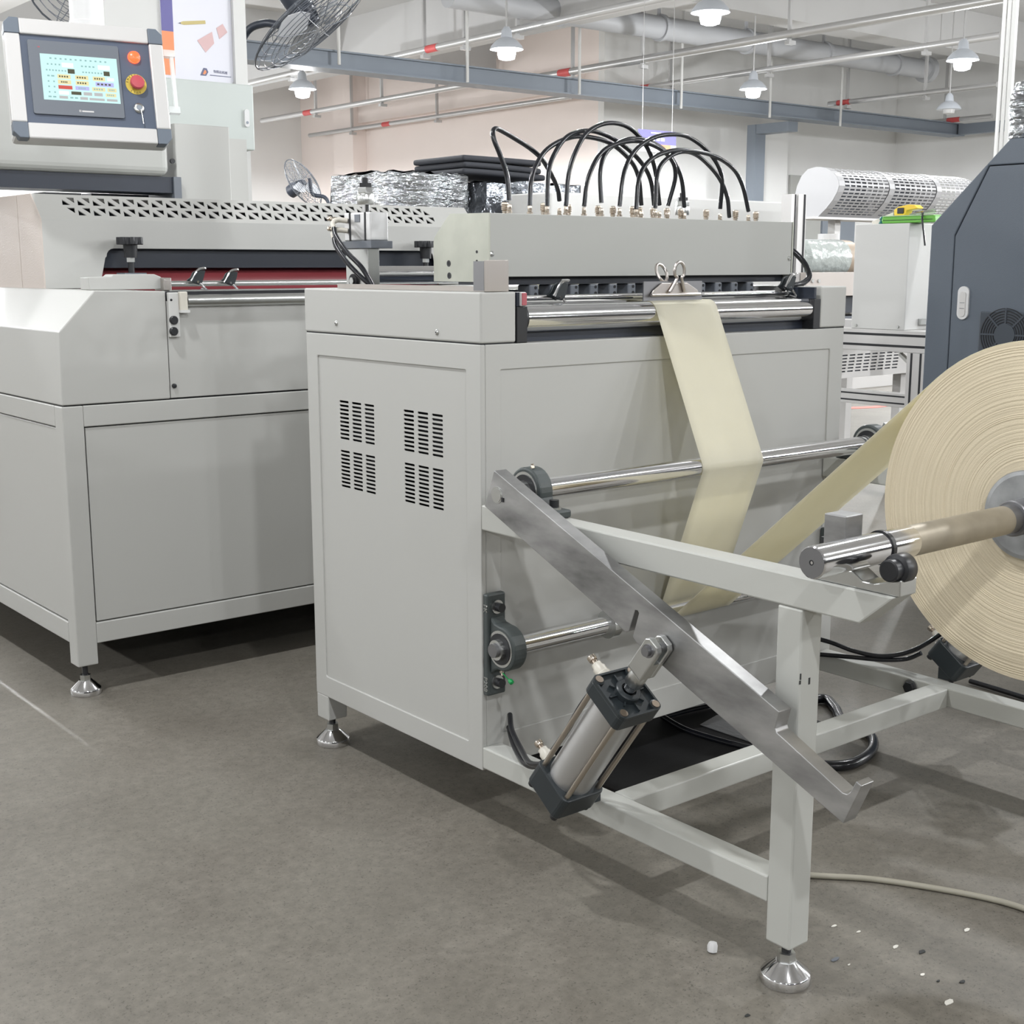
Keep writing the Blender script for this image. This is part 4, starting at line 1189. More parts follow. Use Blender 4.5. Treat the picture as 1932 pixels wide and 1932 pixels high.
# printed pencil and pink blocks
P_ = lambda x, y: SY(x, y, YPO - 0.001)
def flat(name, pts, m, par, dy=0.001):
    v = [P_(*q) for q in pts]
    MB().prism([(q.x, YPO - dy - 0.0006, q.z) for q in v], (0, 0.0006, 0)).build(name, m, par)
flat('printed_pencil', [(345, 40), (387, 38.5), (388, 45), (347, 47), (336, 43.5)], mat('ochre print', (0.52, 0.43, 0.18), 0.5), PB)
flat('printed_pencil_tip', [(336, 43.5), (340, 42), (341, 45)], 'inkblue', PB, 0.0018)
flat('printed_block', [(372, 76), (400, 60), (404, 82), (388, 99)], 'pinkprint', PB)
flat('printed_block', [(408, 53), (420, 45), (429, 61), (414, 74)], 'pinkprint', PB)
MB().plate([(P_(*q).x, P_(*q).z) for q in [(378, 142), (384, 128), (390, 129), (393, 136), (389, 143)]], [[(P_(*q).x, P_(*q).z) for q in [(382, 140), (386, 131), (389, 133), (390, 137), (387, 141)]]], lambda u, v: (u, YPO - 0.0016, v), (0, 0.0008, 0)).build('logo_mark', 'inkblue', PB)
flat('logo_core', [(382.5, 140), (386, 132), (389, 134), (389.5, 137), (387, 140)], 'orange', PB)
p = P_(416, 136.5)
text('logo_text', '怡熙达机械', 'inkblue', PB, (p.x, YPO - 0.0012, p.z), (1, 0, -0.03), (0, 0, 1), 0.0135, 0.0003)
flat('logo_underline', [(396, 141), (436, 145), (436, 146.2), (396, 142.4)], 'inkblue', PB)
MB().box(b.x + 0.001, SY(461, 80, YPO).x, YPO - 0.02, YPO + 0.25, 1.3, 2.75).build('board_post', 'white', PB)
MB().box(a.x - 0.25, b.x + 0.001, YPO + 0.0105, YPO + 0.25, zb0 - 0.05, 2.75).build('board_backing', 'white', PB)

# ------------------------------------------------------------------ control panel
CP = thing('control_panel', 'grey control panel with lit touch screen, red lamp and emergency stop', 'control panel', (-0.099, 1.662, 1.53))
Rm = Matrix.Rotation(-0.195, 3, 'Z') @ Matrix.Rotation(0.006, 3, 'Y') @ Matrix.Rotation(-0.24, 3, 'X')
O_ = Vector((-0.0992, 1.6622, 1.685))


def cp(u, v, w=0.0):
    return O_ + Rm @ Vector((u, -w, v * 1.05))


HW, HH = 0.2155, 0.1600


def slab(name, pts, w0, w1, m, par, bevel=0.0):
    m_ = MB().prism([cp(u, v, w0) for u, v in pts], Rm @ Vector((0, -(w1 - w0), 0)))
    return m_.build(name, m, par, bevel=bevel)


cwid = 0.040
slab('panel_back', rect(-HW + 0.004, HW - 0.004, -HH + 0.004, HH - 0.004), -0.07, -0.004, 'white', CP, 0.01)
slab('frame_rail', rect(-HW + cwid, HW - cwid, HH - 0.042, HH), -0.02, 0.012, 'profile', CP, 0.004)
slab('frame_rail', rect(-HW + cwid, HW - cwid, -HH, -HH + 0.042), -0.02, 0.012, 'profile', CP, 0.004)
slab('frame_rail', rect(-HW, -HW + cwid, -HH + 0.042, HH - 0.042), -0.02, 0.012, 'profile', CP, 0.004)
slab('frame_rail', rect(HW - cwid, HW, -HH + 0.042, HH - 0.042), -0.02, 0.012, 'profile', CP, 0.004)
ch_ = 0.016
for sx in (-1, 1):
    for sy in (-1, 1):
        pts = [(sx * (HW - cwid), sy * (HH - 0.042)), (sx * HW, sy * (HH - 0.042)), (sx * HW, sy * (HH - ch_)), (sx * (HW - ch_), sy * HH), (sx * (HW - cwid), sy * HH)]
        slab('corner_cap', pts, -0.021, 0.013, 'capgrey', CP, 0.002)
fpn = slab('face_plate', rect(-HW + cwid, HW - cwid, -HH + 0.042, HH - 0.042), -0.003, 0.004, 'panelblue', CP)
bz = slab('screen_bezel', rrect(-0.157, 0.088, -0.094, 0.104, 0.006, 4), 0.0042, 0.0105, 'bezel', CP, 0.001)
scr = slab('touch_screen', rect(-0.127, 0.080, -0.055, 0.068), 0.0106, 0.0112, 'screen', CP)
SW, SH = 0.207, 0.123


def sp(name, u0, u1, v0, v1, m):
    slab(name, rect(-0.127 + SW * u0, -0.127 + SW * u1, 0.068 - SH * v1, 0.068 - SH * v0), 0.0113, 0.0115, m, scr)


for (u0, u1, v0, v1, m) in ((0.27, 0.42, 0.17, 0.27, 'scr_w'), (0.74, 0.90, 0.17, 0.27, 'scr_w'), (0.34, 0.43, 0.30, 0.40, 'scr_k'), (0.81, 0.89, 0.30, 0.40, 'scr_k'),
                            (0.20, 0.37, 0.43, 0.52, 'scr_y'), (0.43, 0.60, 0.43, 0.52, 'scr_y'), (0.66, 0.82, 0.43, 0.52, 'scr_y'), (0.85, 0.94, 0.44, 0.51, 'scr_w'),
                            (0.20, 0.37, 0.55, 0.64, 'scr_y'), (0.43, 0.60, 0.55, 0.64, 'scr_y'), (0.69, 0.93, 0.55, 0.64, 'scr_v'),
                            (0.20, 0.38, 0.67, 0.75, 'scr_r'), (0.42, 0.60, 0.67, 0.75, 'scr_v'), (0.64, 0.81, 0.67, 0.75, 'scr_y'), (0.84, 0.96, 0.67, 0.75, 'scr_y'),
                            (0.20, 0.33, 0.79, 0.87, 'scr_w'), (0.36, 0.49, 0.79, 0.86, 'scr_k'), (0.52, 0.63, 0.79, 0.86, 'scr_g'), (0.66, 0.77, 0.79, 0.86, 'scr_g'), (0.81, 0.95, 0.79, 0.86, 'scr_y'),
                            (0.20, 0.31, 0.90, 0.96, 'scr_g'), (0.47, 0.57, 0.90, 0.96, 'scr_g'), (0.59, 0.79, 0.91, 0.96, 'scr_g'), (0.82, 0.96, 0.91, 0.96, 'scr_g')):
    sp('screen_field', u0, u1, v0, v1, m)
random.seed(2)
for v, spans in ((0.09, [(0.12 + 0.065 * k, 0.145 + 0.065 * k) for k in range(12)]), (0.22, [(0.08 + 0.05 * k, 0.10 + 0.05 * k) for k in range(4)] + [(0.52 + 0.05 * k, 0.545 + 0.05 * k) for k in range(4)]),
                 (0.35, [(0.06 + 0.04 * k, 0.08 + 0.04 * k) for k in range(7)] + [(0.53 + 0.04 * k, 0.55 + 0.04 * k) for k in range(7)]),
                 (0.475, [(0.07, 0.10), (0.12, 0.16)]), (0.595, [(0.07, 0.09), (0.14, 0.16)]), (0.71, [(0.07, 0.09), (0.14, 0.16)]), (0.83, [(0.07, 0.09), (0.14, 0.16)]), (0.93, [(0.06, 0.10), (0.12, 0.16), (0.34, 0.38), (0.40, 0.44)])):
    for a_, b_ in spans:
        sp('screen_glyph', a_, b_, v - 0.016, v + 0.016, 'scr_t')
for (u0, u1, v) in ((0.22, 0.35, 0.475), (0.45, 0.58, 0.475), (0.68, 0.80, 0.475), (0.24, 0.33, 0.595), (0.45, 0.58, 0.595), (0.71, 0.91, 0.595), (0.46, 0.56, 0.71), (0.66, 0.79, 0.71), (0.86, 0.94, 0.71), (0.83, 0.93, 0.825)):
    k = 4
    for i in range(k):
        w_ = (u1 - u0) / k
        slab('screen_glyph', rect(-0.127 + SW * (u0 + w_ * i), -0.127 + SW * (u0 + w_ * (i + 0.6)), 0.068 - SH * (v + 0.018), 0.068 - SH * (v - 0.018)), 0.0116, 0.0117, 'scr_k' if v < 0.6 else 'scr_t', scr)
slab('logo_text', rect(-0.036, -0.030, -0.0835, -0.0775), 0.0106, 0.0109, 'scr_g', bz)
slab('logo_text', rect(-0.028, 0.004, -0.083, -0.079), 0.0106, 0.0109, 'profile', bz)
slab('status_light', rect(-0.131, -0.125, 0.084, 0.087), 0.0106, 0.0110, 'red', bz)
nv = Rm @ Vector((0, -1, 0))
rl = MB().lathe(cp(0.131, 0.078, 0.004), nv, [(0.0175, 0), (0.0175, 0.004), (0.0155, 0.0045), (0.0155, 0.010), (0.012, 0.013), (0.004, 0.0145)], 28).build('red_lamp', 'redlamp', CP)
es = MB().lathe(cp(0.130, 0.004, 0.004), nv, [(0.0295, 0), (0.0295, 0.0015)], 36).build('emergency_plate', mat('yellow plate', (0.62, 0.47, 0.08), 0.45), CP)
MB().lathe(cp(0.130, 0.004, 0.0055), nv, [(0.012, 0), (0.012, 0.010), (0.0195, 0.012), (0.0200, 0.019), (0.017, 0.023), (0.004, 0.0245)], 32).build('emergency_button', 'estop', es)
for word, a0, st in (('EMERGENCY', 168, -18.5), ('STOP', 232, 20)):
    for i, chx in enumerate(word):
        an = math.radians(a0 + st * i)
        rr = 0.0245
        c_ = cp(0.130 + rr * math.cos(an), 0.004 + rr * math.sin(an), 0.0057)
        if st < 0:
            xd = (math.sin(an), -math.cos(an)); yd = (math.cos(an), math.sin(an))
        else:
            xd = (-math.sin(an), math.cos(an)); yd = (-math.cos(an), -math.sin(an))
        text('plate_letter', chx, 'seam', es, c_, Rm @ Vector((xd[0], 0, xd[1])), Rm @ Vector((yd[0], 0, yd[1])), 0.0075, 0.0002)
ks = MB().lathe(cp(0.131, -0.062, 0.004), nv, [(0.0142, 0), (0.0142, 0.004), (0.011, 0.007), (0.008, 0.0075)], 26).build('key_switch', 'zinc', CP)
MB().lathe(cp(0.131, -0.062, 0.0112), nv, [(0.0072, 0), (0.0072, 0.001)], 18).build('key_barrel', 'bluegrey', ks)
MB().tube([cp(0.134, -0.068, 0.013), cp(0.136, -0.085, 0.014), cp(0.137, -0.107, 0.0145)], 0.0016, n=8).build('key', 'zinc', ks)
# grab handle and mounting tube
gh = MB()
gh.add([], [])
for vz in (0.098, -0.060):
    gh.prism([cp(u, v, -0.012) for u, v in rect(HW, HW + 0.034, vz - 0.009, vz + 0.009)], Rm @ Vector((0, -0.018, 0)))
gh.prism([cp(u, v, -0.009) for u, v in rect(HW + 0.020, HW + 0.030, -0.060, 0.098)], Rm @ Vector((0, -0.012, 0)))
gh.build('grab_handle', 'clear', CP)
MB().lathe(cp(0.008, HH, -0.03), Vector((0, 0, 1)), [(0.040, -0.01), (0.040, 0.02), (0.0375, 0.022), (0.0375, 0.9)], 32).build('hanging_tube', 'whiteplastic', CP)

# ================================================================== DARK CABINET (right)
XD = 2.4927
DC = thing('dark_cabinet', 'tall slate-grey machine cabinet with chamfered top, white latch and fan grille, right edge', 'cabinet', (XD + 0.4, -0.1, 0))
o = [(0.6490, 0.06), (0.6480, 1.3173), (0.3690, 1.5890), (-0.75, 1.5890), (-0.75, 0.06)]
dr = [(0.5450, 0.12), (0.5560, 1.2790), (0.4420, 1.5085), (-0.55, 1.5085), (-0.55, 0.12)]
dr = [(0.552, 0.12), (0.5545, 1.2810), (0.4400, 1.5080), (-0.55, 1.5080), (-0.55, 0.12)]


def inset(poly, e):
    cx = sum(p[0] for p in poly) / len(poly); cz = sum(p[1] for p in poly) / len(poly)
    return [(p[0] + (e if p[0] < cx else -e), p[1] + (e if p[1] < cz else -e)) for p in poly]


MB().plate(o, [dr], lambda u, v: (XD, u, v), (0.03, 0, 0)).build('cabinet_face', 'darkcab', DC, bevel=0.004)
MB().prism([(XD + 0.0305, y, z) for y, z in o], (0.75, 0, 0)).build('cabinet_body', 'darkcab', DC, bevel=0.004)
a, b = SX(1851, 588, XD), SX(1945, 680, XD)
fy0, fy1, fz0, fz1 = b.y, a.y, b.z + 0.005, a.z
MB().plate(inset(dr, 0.003), [], lambda u, v: (XD + 0.003, u, v), (0.02, 0, 0)).build('cabinet_door', 'darkcab', DC)
MB().prism([(XD + 0.026, y, z) for y, z in dr], (0.0042, 0, 0)).build('door_gap', 'seam', DC)
p, q = SX(1809, 540, XD), SX(1826, 603, XD)
lt = MB().plate(rrect(q.y, p.y, q.z, p.z, (p.y - q.y) * 0.49, 8), [], lambda u, v: (XD - 0.004, u, v), (0.008, 0, 0)).build('latch', 'whiteplastic', DC, bevel=0.0015)
my = (p.y + q.y) / 2; hw = (p.y - q.y) * 0.27
MB().plate(rrect(my - hw, my + hw, q.z + 0.010, p.z - 0.018, hw * 0.95, 8), [], lambda u, v: (XD - 0.0075, u, v), (0.004, 0, 0)).build('latch_lever', 'profile', lt, bevel=0.001)
for zz in (0.45, 0.62):
    MB().box(XD - 0.0082, XD - 0.0074, my - hw * 0.8, my + hw * 0.8, q.z + (p.z - q.z) * (1 - zz) - 0.006, q.z + (p.z - q.z) * (1 - zz) - 0.0045).build('latch_line', 'bezel', lt)
fg = MB().box(XD - 0.006, XD + 0.0028, fy0, fy1, fz0, fz1).build('fan_grille', 'grille', DC, bevel=0.003)
cy, cz = (fy0 + fy1) / 2, (fz0 + fz1) / 2
R0 = (fy1 - fy0) * 0.46
for k in range(6):
    rr = R0 * (1 - 0.10 * k)
    MB().ring((XD - 0.0062, cy, cz), (-1, 0, 0), rr - R0 * 0.035, rr, 0.0022, 40).build('grille_ring', 'seam', fg)
for ang in range(0, 180, 45):
    d = Vector((0, math.cos(math.radians(ang)), math.sin(math.radians(ang))))
    MB().obox(Vector((XD - 0.0078, cy, cz)), Vector((0.0012, 0, 0)), d * R0, d.cross(Vector((1, 0, 0))) * 0.003).build('grille_spoke', 'grille', fg)
MB().cyl((XD - 0.006, cy, cz), (XD - 0.0105, cy, cz), R0 * 0.42, n=36).build('grille_hub', 'grille', fg)

# film-wrapped part on top of the dark cabinet
_w = SX(1946, 262, XD + 0.14)
tag(MB().lathe((_w.x, _w.y, 1.5895), (0, 0, 1), [(0.060, 0), (0.074, 0.01), (0.072, 0.05), (0.078, 0.10), (0.074, 0.15), (0.060, 0.19)], 20).build('wrapped_part', 'wrap'), 'film-wrapped shiny part standing on the dark cabinet', 'packaged part')

# ------------------------------------------------------------------ aluminium profile bench with white box
XA = 3.2436
AB = thing('profile_bench', 'silver aluminium profile bench frame with black slots carrying the white box', 'bench', (XA + 0.3, 1.6, 0))


def profile_y(x, y0, y1, z0, z1, dep, name='profile_rail'):
    r = MB().box(x, x + dep, y0, y1, z0, z1).build(name, 'profile', AB, bevel=0.002)
    h = z1 - z0
    for q in (0.22, 0.72):
        MB().box(x - 0.0006, x + 0.004, y0, y1, z0 + h * q, z0 + h * (q + 0.11)).build('slot', 'seam', r)
    return r


profile_y(XA, 0.66, 2.9, 0.8150, 0.9075, 0.09)
profile_y(XA + 0.01, 1.22, 2.9, 0.578, 0.638, 0.045)
up_ = MB().box(XA, XA + 0.09, 1.140, 1.232, 0.02, 0.8145).build('profile_post', 'profile', AB, bevel=0.002)
for q in (1.158, 1.203):
    MB().box(XA - 0.0006, XA + 0.004, q, q + 0.010, 0.02, 0.8140).build('slot', 'seam', up_)
MB().box(XA, XA + 0.09, 2.80, 2.89, 0.02, 0.8145).build('profile_post', 'profile', AB, bevel=0.002)
MB().box(XA + 0.8, XA + 0.89, 1.14, 1.23, 0.02, 0.8145).build('profile_post', 'profile', AB, bevel=0.002)
MB().box(XA + 0.8, XA + 0.89, 0.5, 2.9, 0.815, 0.9075).build('profile_rail', 'profile', AB, bevel=0.002)
MB().box(XA - 0.006, XA - 0.0007, 1.146, 1.196, 0.44, 0.55).build('joint_plate', 'profile', AB, bevel=0.002)
for zz in (0.525, 0.47):
    MB().cyl((XA - 0.006, 1.171, zz), (XA - 0.012, 1.171, zz), 0.009, n=16).build('bolt', 'zinc', AB)
for y0, zz in ((1.234, 0.77),):
    MB().obox((XA + 0.03, 1.255, 0.785), (0.012, 0, 0), (0, 0.030, 0.022), (0, -0.004, 0.005)).build('corner_brace', 'zinc', AB)

WB = thing('white_box', 'plain white steel box standing on the aluminium bench, tools on top', 'box', (XA + 0.1, 1.39, 0.9077))
MB().box(XA + 0.002, XA + 0.30, 1.2520, 1.5260, 0.9080, 1.3550).build('box_shell', 'white', WB, bevel=0.003)
for yy in (1.285, 1.50):
    MB().cyl((XA + 0.002, yy, 0.922), (XA - 0.003, yy, 0.922), 0.006, n=14).build('screw', 'zinc', WB)
MB().box(XA + 0.10, XA + 0.30, 1.236, 1.2515, 0.93, 0.955).build('mounting_lug', 'zinc', WB)

# tools on the white box
ZBX = 1.3555
tag(MB().prism([(XA + 0.05, 1.475, ZBX), (XA + 0.05, 1.480, ZBX + 0.012), (XA + 0.05, 1.36, ZBX + 0.052), (XA + 0.05, 1.35, ZBX + 0.048), (XA + 0.05, 1.352, ZBX + 0.028), (XA + 0.05, 1.43, ZBX)], (0.03, 0, 0)).build('utility_tool', 'ivory', bevel=0.002), 'beige flat-bladed tool leaning at the left on the white box', 'tool')
tag(MB().lathe((XA + 0.035, 1.413, ZBX), (0, 0, 1), [(0.014, 0), (0.016, 0.004), (0.010, 0.014), (0.014, 0.022), (0.008, 0.030)], 14).build('hose_plug', 'teal'), 'small dark teal plug beside the green case', 'plug')
gcx = thing('green_case', 'flat bright green plastic case lying on the white box', 'case', (XA + 0.04, 1.27, ZBX))
MB().prism([(XA + 0.01, y, z) for y, z in ((1.395, ZBX + 0.0005), (1.400, ZBX + 0.012), (1.397, ZBX + 0.028), (1.14, ZBX + 0.028), (1.135, ZBX + 0.0005))], (0.09, 0, 0)).build('case_body', 'green', gcx, bevel=0.003)
MB().box(XA + 0.008, XA + 0.102, 1.145, 1.394, ZBX + 0.0285, ZBX + 0.032).build('case_lid', mat('pale green plastic', (0.42, 0.62, 0.35), 0.35), gcx)
MB().box(XA + 0.0085, XA + 0.0098, 1.15, 1.392, ZBX + 0.012, ZBX + 0.014).build('case_seam', 'seam', gcx)
tm = thing('tape_measure', 'yellow tape measure with black clip on top of the green case', 'tape measure', (XA + 0.05, 1.32, ZBX + 0.033))
MB().prism([(XA + 0.03, y, ZBX + 0.0325 + z) for y, z in ((1.352, 0), (1.355, 0.024), (1.335, 0.036), (1.285, 0.044), (1.255, 0.042), (1.240, 0.032), (1.240, 0.026), (1.290, 0.020), (1.300, 0))], (0.045, 0, 0)).build('tape_body', 'yellow', tm, bevel=0.004)
MB().box(XA + 0.0245, XA + 0.0295, 1.303, 1.335, ZBX + 0.040, ZBX + 0.064).build('belt_clip', 'black', tm, bevel=0.003)
MB().box(XA + 0.035, XA + 0.07, 1.3525, 1.358, ZBX + 0.034, ZBX + 0.052).build('tape_mouth', 'black', tm)
hk = thing('hex_key_set', 'bunch of chrome hex keys lying right of the tape measure', 'hex keys', (XA + 0.05, 1.2, ZBX + 0.033))
for i in range(4):
    MB().tube([(XA + 0.03 + 0.01 * i, 1.275 - 0.01 * i, ZBX + 0.036 + 0.003 * i), (XA + 0.032 + 0.01 * i, 1.16 + 0.008 * i, ZBX + 0.040 + 0.005 * i), (XA + 0.034 + 0.01 * i, 1.150 + 0.008 * i, ZBX + 0.046 + 0.005 * i)], 0.0026, n=6, k=3).build('hex_key', 'chrome', hk)
tag(MB().tube([(XA + 0.055, 1.24, ZBX + 0.036), (XA + 0.02, 1.205, ZBX + 0.038), (XA - 0.004, 1.190, ZBX + 0.015), (XA - 0.006, 1.178, ZBX - 0.04), (XA - 0.006, 1.168, ZBX - 0.095)], 0.004, n=8).build('charging_lead', 'rubber'), 'short black cord hanging over the side of the white box', 'cord')

# tall profile posts and the pale conveyor rail behind the machine
CV = thing('conveyor_frame', 'pale conveyor frame with tall aluminium posts behind the housing at the right', 'conveyor', (4.0, 2.7, 0))
for (x0, x1) in ((1494, 1503), (1507, 1522)):
    a, b = SY(x0, 366, 2.75), SY(x1, 366, 2.75)
    pp = MB().box(a.x, b.x, 2.75, 2.82, 0.0, a.z).build('profile_post', 'profile', CV)
    MB().box(b.x - (b.x - a.x) * 0.32, b.x - (b.x - a.x) * 0.12, 2.747, 2.76, 0.0, a.z - 0.001).build('slot', 'seam', pp)
a, b, c_ = SY(1522, 514, 2.70), SY(1612, 566, 2.70), SY(1522, 560, 2.70)
cr = MB().box(a.x, b.x + 0.6, 2.70, 2.745, c_.z, a.z).build('side_rail', mat('pale rose white paint', (0.54, 0.49, 0.455), 0.45), CV, bevel=0.003)
for px in (1532, 1544):
    p = SY(px, 530, 2.70)
    MB().cyl((p.x, 2.70, p.z), (p.x, 2.692, p.z), 0.010, n=14).build('bolt', 'zinc', cr)
MB().box(a.x, b.x + 0.6, 2.75, 3.3, c_.z - 0.10, c_.z + 0.02).build('belt_bed', 'navy', CV)
MB().box(a.x + 0.05, b.x + 0.3, 2.76, 3.2, c_.z - 0.22, c_.z - 0.12).build('drive_box', 'bezel', CV)
for xx in (a.x + 0.05, b.x + 0.5):
    MB().box(xx, xx + 0.06, 3.1, 3.16, 0, c_.z - 0.1).build('leg', 'profile', CV)
# wrapped roll on the rail, white paper tube upright
WR = thing('wrapped_roll', 'roll in clear film with brown paper end lying on the pale conveyor', 'roll', (4.2, 3.0, a.z))
p = SY(1500, 490, 3.05); q = SY(1578, 490, 3.05)
rr = 0.115
zc_ = c_.z + 0.02 + rr + 0.001
zc_ = SY(1550, 488, 3.05).z
MB().lathe((p.x, 3.05, zc_), (1, 0, 0), [(0.09, 0), (rr, 0.02), (rr, (q.x - p.x))], 28).build('wrapped_body', 'wrapwhite', WR)
MB().lathe((q.x + 0.001, 3.05, zc_), (1, 0, 0), [(rr * 0.99, 0), (rr * 0.97, 0.09), (rr * 0.6, 0.13), (0.04, 0.135)], 28).build('brown_end', 'cardboard', WR)
MB().box(p.x + 0.05, q.x + 0.05, 2.98, 3.12, c_.z + 0.0205, zc_ - rr * 0.9).build('cradle', 'cardboard', WR)
p, q = SY(1551, 441, 3.24), SY(1575, 470, 3.24)
tag(MB().cyl(((p.x + q.x) / 2, 3.24, c_.z + 0.0205), ((p.x + q.x) / 2, 3.24, p.z), (q.x - p.x) / 2, n=28).build('paper_tube', 'whiteplastic'), 'white paper tube standing upright behind the wrapped roll', 'paper tube')

# ------------------------------------------------------------------ curved perforated white hood on its stand
def perforated(root, X0, X1, prof, gaps, rows, cols, name):
    """sheet bent along prof (list of (y,z)), running in x, with real zigzag-spaced slots"""
    seg = [0.0]
    for i in range(1, len(prof)):
        seg.append(seg[-1] + math.hypot(prof[i][0] - prof[i - 1][0], prof[i][1] - prof[i - 1][1]))
    T = seg[-1]

    def at(s):
        s = min(max(s, 0), T)
        for i in range(1, len(seg)):
            if s <= seg[i] + 1e-9:
                t = (s - seg[i - 1]) / (seg[i] - seg[i - 1])
                return prof[i - 1][0] + (prof[i][0] - prof[i - 1][0]) * t, prof[i - 1][1] + (prof[i][1] - prof[i - 1][1]) * t
        return prof[-1]
    for (xa, xb) in gaps:
        m = MB()
        w = (xb - xa) / cols
        hole = []
        s0, s1 = T * 0.16, T * 0.93
        for j in range(rows):
            s = s0 + (s1 - s0) * j / (rows - 1)
            h = (s1 - s0) / (rows - 1) * 0.24
            off = 0.0
            for i in range(cols):
                hole.append(rect(xa + w * (i + 0.08) + off, xa + w * (i + 0.86) + off, s - h, s + h))
        m.plate(rect(xa - (xb - xa) * 0.0, xb, 0, T), hole, lambda u, v: (u, *at(v)), (0, 0.002, -0.001))
        m.build(name, 'perf', root)


dH = 8.0
YHO = 3.45
HP = thing('perforated_hood', 'white curved perforated hood with rounded end, behind the white box', 'hood', (6.0, YHO, 0))
x0 = SY(1583, 360, YHO).x
ztop, zbot = SY(1583, 316, YHO + 0.12).z, SY(1560, 410, YHO + 0.2).z
hgt = ztop - zbot
pr = [(YHO + 0.20, ztop)] + [(YHO + 0.20 * (1 - math.sin(math.radians(t))) + 0.0, ztop - hgt * 0.40 * (1 - math.cos(math.radians(t)))) for t in (12, 25, 38, 50, 62, 75, 90)] + [(YHO + 0.012, ztop - hgt * 0.52), (YHO + 0.045, ztop - hgt * 0.68), (YHO + 0.095, ztop - hgt * 0.84), (YHO + 0.16, zbot)]
xA, xB = x0 + 0.06, SY(1683, 380, YHO).x
step_ = xB - xA
perforated(HP, x0, x0 + 3, pr, [(xA, xB - 0.03), (xB + 0.03, xB + step_), (xB + step_ + 0.06, xB + 2 * step_)], 17, 8, 'perforated_sheet')
for (xa, xb) in ((x0, xA), (xB - 0.03, xB + 0.03), (xB + step_, xB + step_ + 0.06)):
    m = MB()
    for i in range(len(pr) - 1):
        m.add([(xa, *pr[i]), (xb, *pr[i]), (xb, *pr[i + 1]), (xa, *pr[i + 1])], [(0, 1, 2, 3)])
    so = m.build('sheet_strip', 'perf', HP)
    mdd = so.modifiers.new('thickness', 'SOLIDIFY'); mdd.thickness = 0.002
endp = pr + [(YHO + 0.36, zbot), (YHO + 0.36, ztop - hgt * 0.55), (YHO + 0.345, ztop - hgt * 0.36), (YHO + 0.31, ztop - hgt * 0.16), (YHO + 0.26, ztop - hgt * 0.03)]
MB().prism([(x0 - 0.004, y, z) for y, z in endp], (0.004, 0, 0)).build('end_cap', 'perf', HP)
MB().box(x0, xB + 1.6 * step_, YHO + 0.215, YHO + 0.22, zbot, ztop - 0.03).build('inner_lining', 'bezel', HP)
MB().box(x0 - 0.07, xB + 2 * step_, YHO + 0.14, YHO + 0.38, zbot - 0.015, zbot - 0.0005).build('base_tray', 'profile', HP)
for xx in (x0 + 0.3, xB + 1.8 * step_):
    MB().box(xx, xx + 0.06, YHO + 0.25, YHO + 0.31, 0, zbot - 0.016).build('stand_leg', 'profile', HP)

# lower perforated guard seen under the bench
a, b = SY(1585, 648, 2.0), SY(1695, 690, 2.0)
GP = thing('perforated_guard', 'grey perforated guard sheet seen beneath the aluminium bench', 'guard', ((a.x + b.x) / 2, 2.0, 0))
hl = []
for j in range(6):
    for i in range(8):
        w = (b.x - a.x) / 8; h = 0.016
        hl.append(rect(a.x + w * (i + 0.08 - 0.05 * j + 0.25), a.x + w * (i + 0.82 - 0.05 * j + 0.25), 0.735 - h * j, 0.735 - h * j + 0.007))
MB().plate(rect(a.x - 0.1, b.x + 0.2, 0.625, 0.80), hl, lambda u, v: (u, 2.0, v), (0, 0.003, 0)).build('guard_sheet', 'profile', GP)
MB().box(a.x - 0.1, b.x + 0.2, 2.006, 2.3, 0.625, 0.80).build('guard_back', 'navy', GP)
for xx in (a.x - 0.05, b.x + 0.1):
    MB().box(xx, xx + 0.05, 2.05, 2.1, 0, 0.6245).build('leg', 'profile', GP)
a = SZ(1590, 716, 0.10)
tag(MB().box(a.x - 0.4, a.x + 2.2, a.y, a.y + 0.12, 0, 0.16).build('floor_rail', 'profile'), 'long grey aluminium rail lying on the floor beneath the bench', 'rail')

# red tape line on the floor
tp_ = [SZ(1560, 771, 0.001), SZ(1600, 770, 0.001), SZ(1650, 768, 0.001), SZ(1690, 763, 0.001), SZ(1725, 760, 0.001)]
m = MB(); vv = []
for p in tp_:
    vv += [(p.x + 0.035, p.y + 0.05, 0.001), (p.x - 0.035, p.y - 0.05, 0.001), (p.x + 0.035, p.y + 0.05, 0.0025), (p.x - 0.035, p.y - 0.05, 0.0025)]
ff = []
for i in range(len(tp_) - 1):
    k = 4 * i
    ff += [(k + 2, k + 3, k + 7, k + 6), (k, k + 4, k + 5, k + 1), (k, k + 2, k + 6, k + 4), (k + 1, k + 5, k + 7, k + 3)]
m.add(vv, ff)
tag(m.build('floor_tape', mat('red floor tape', (0.80, 0.16, 0.12), 0.5)), 'red marking tape on the floor seen through the bench', 'tape')

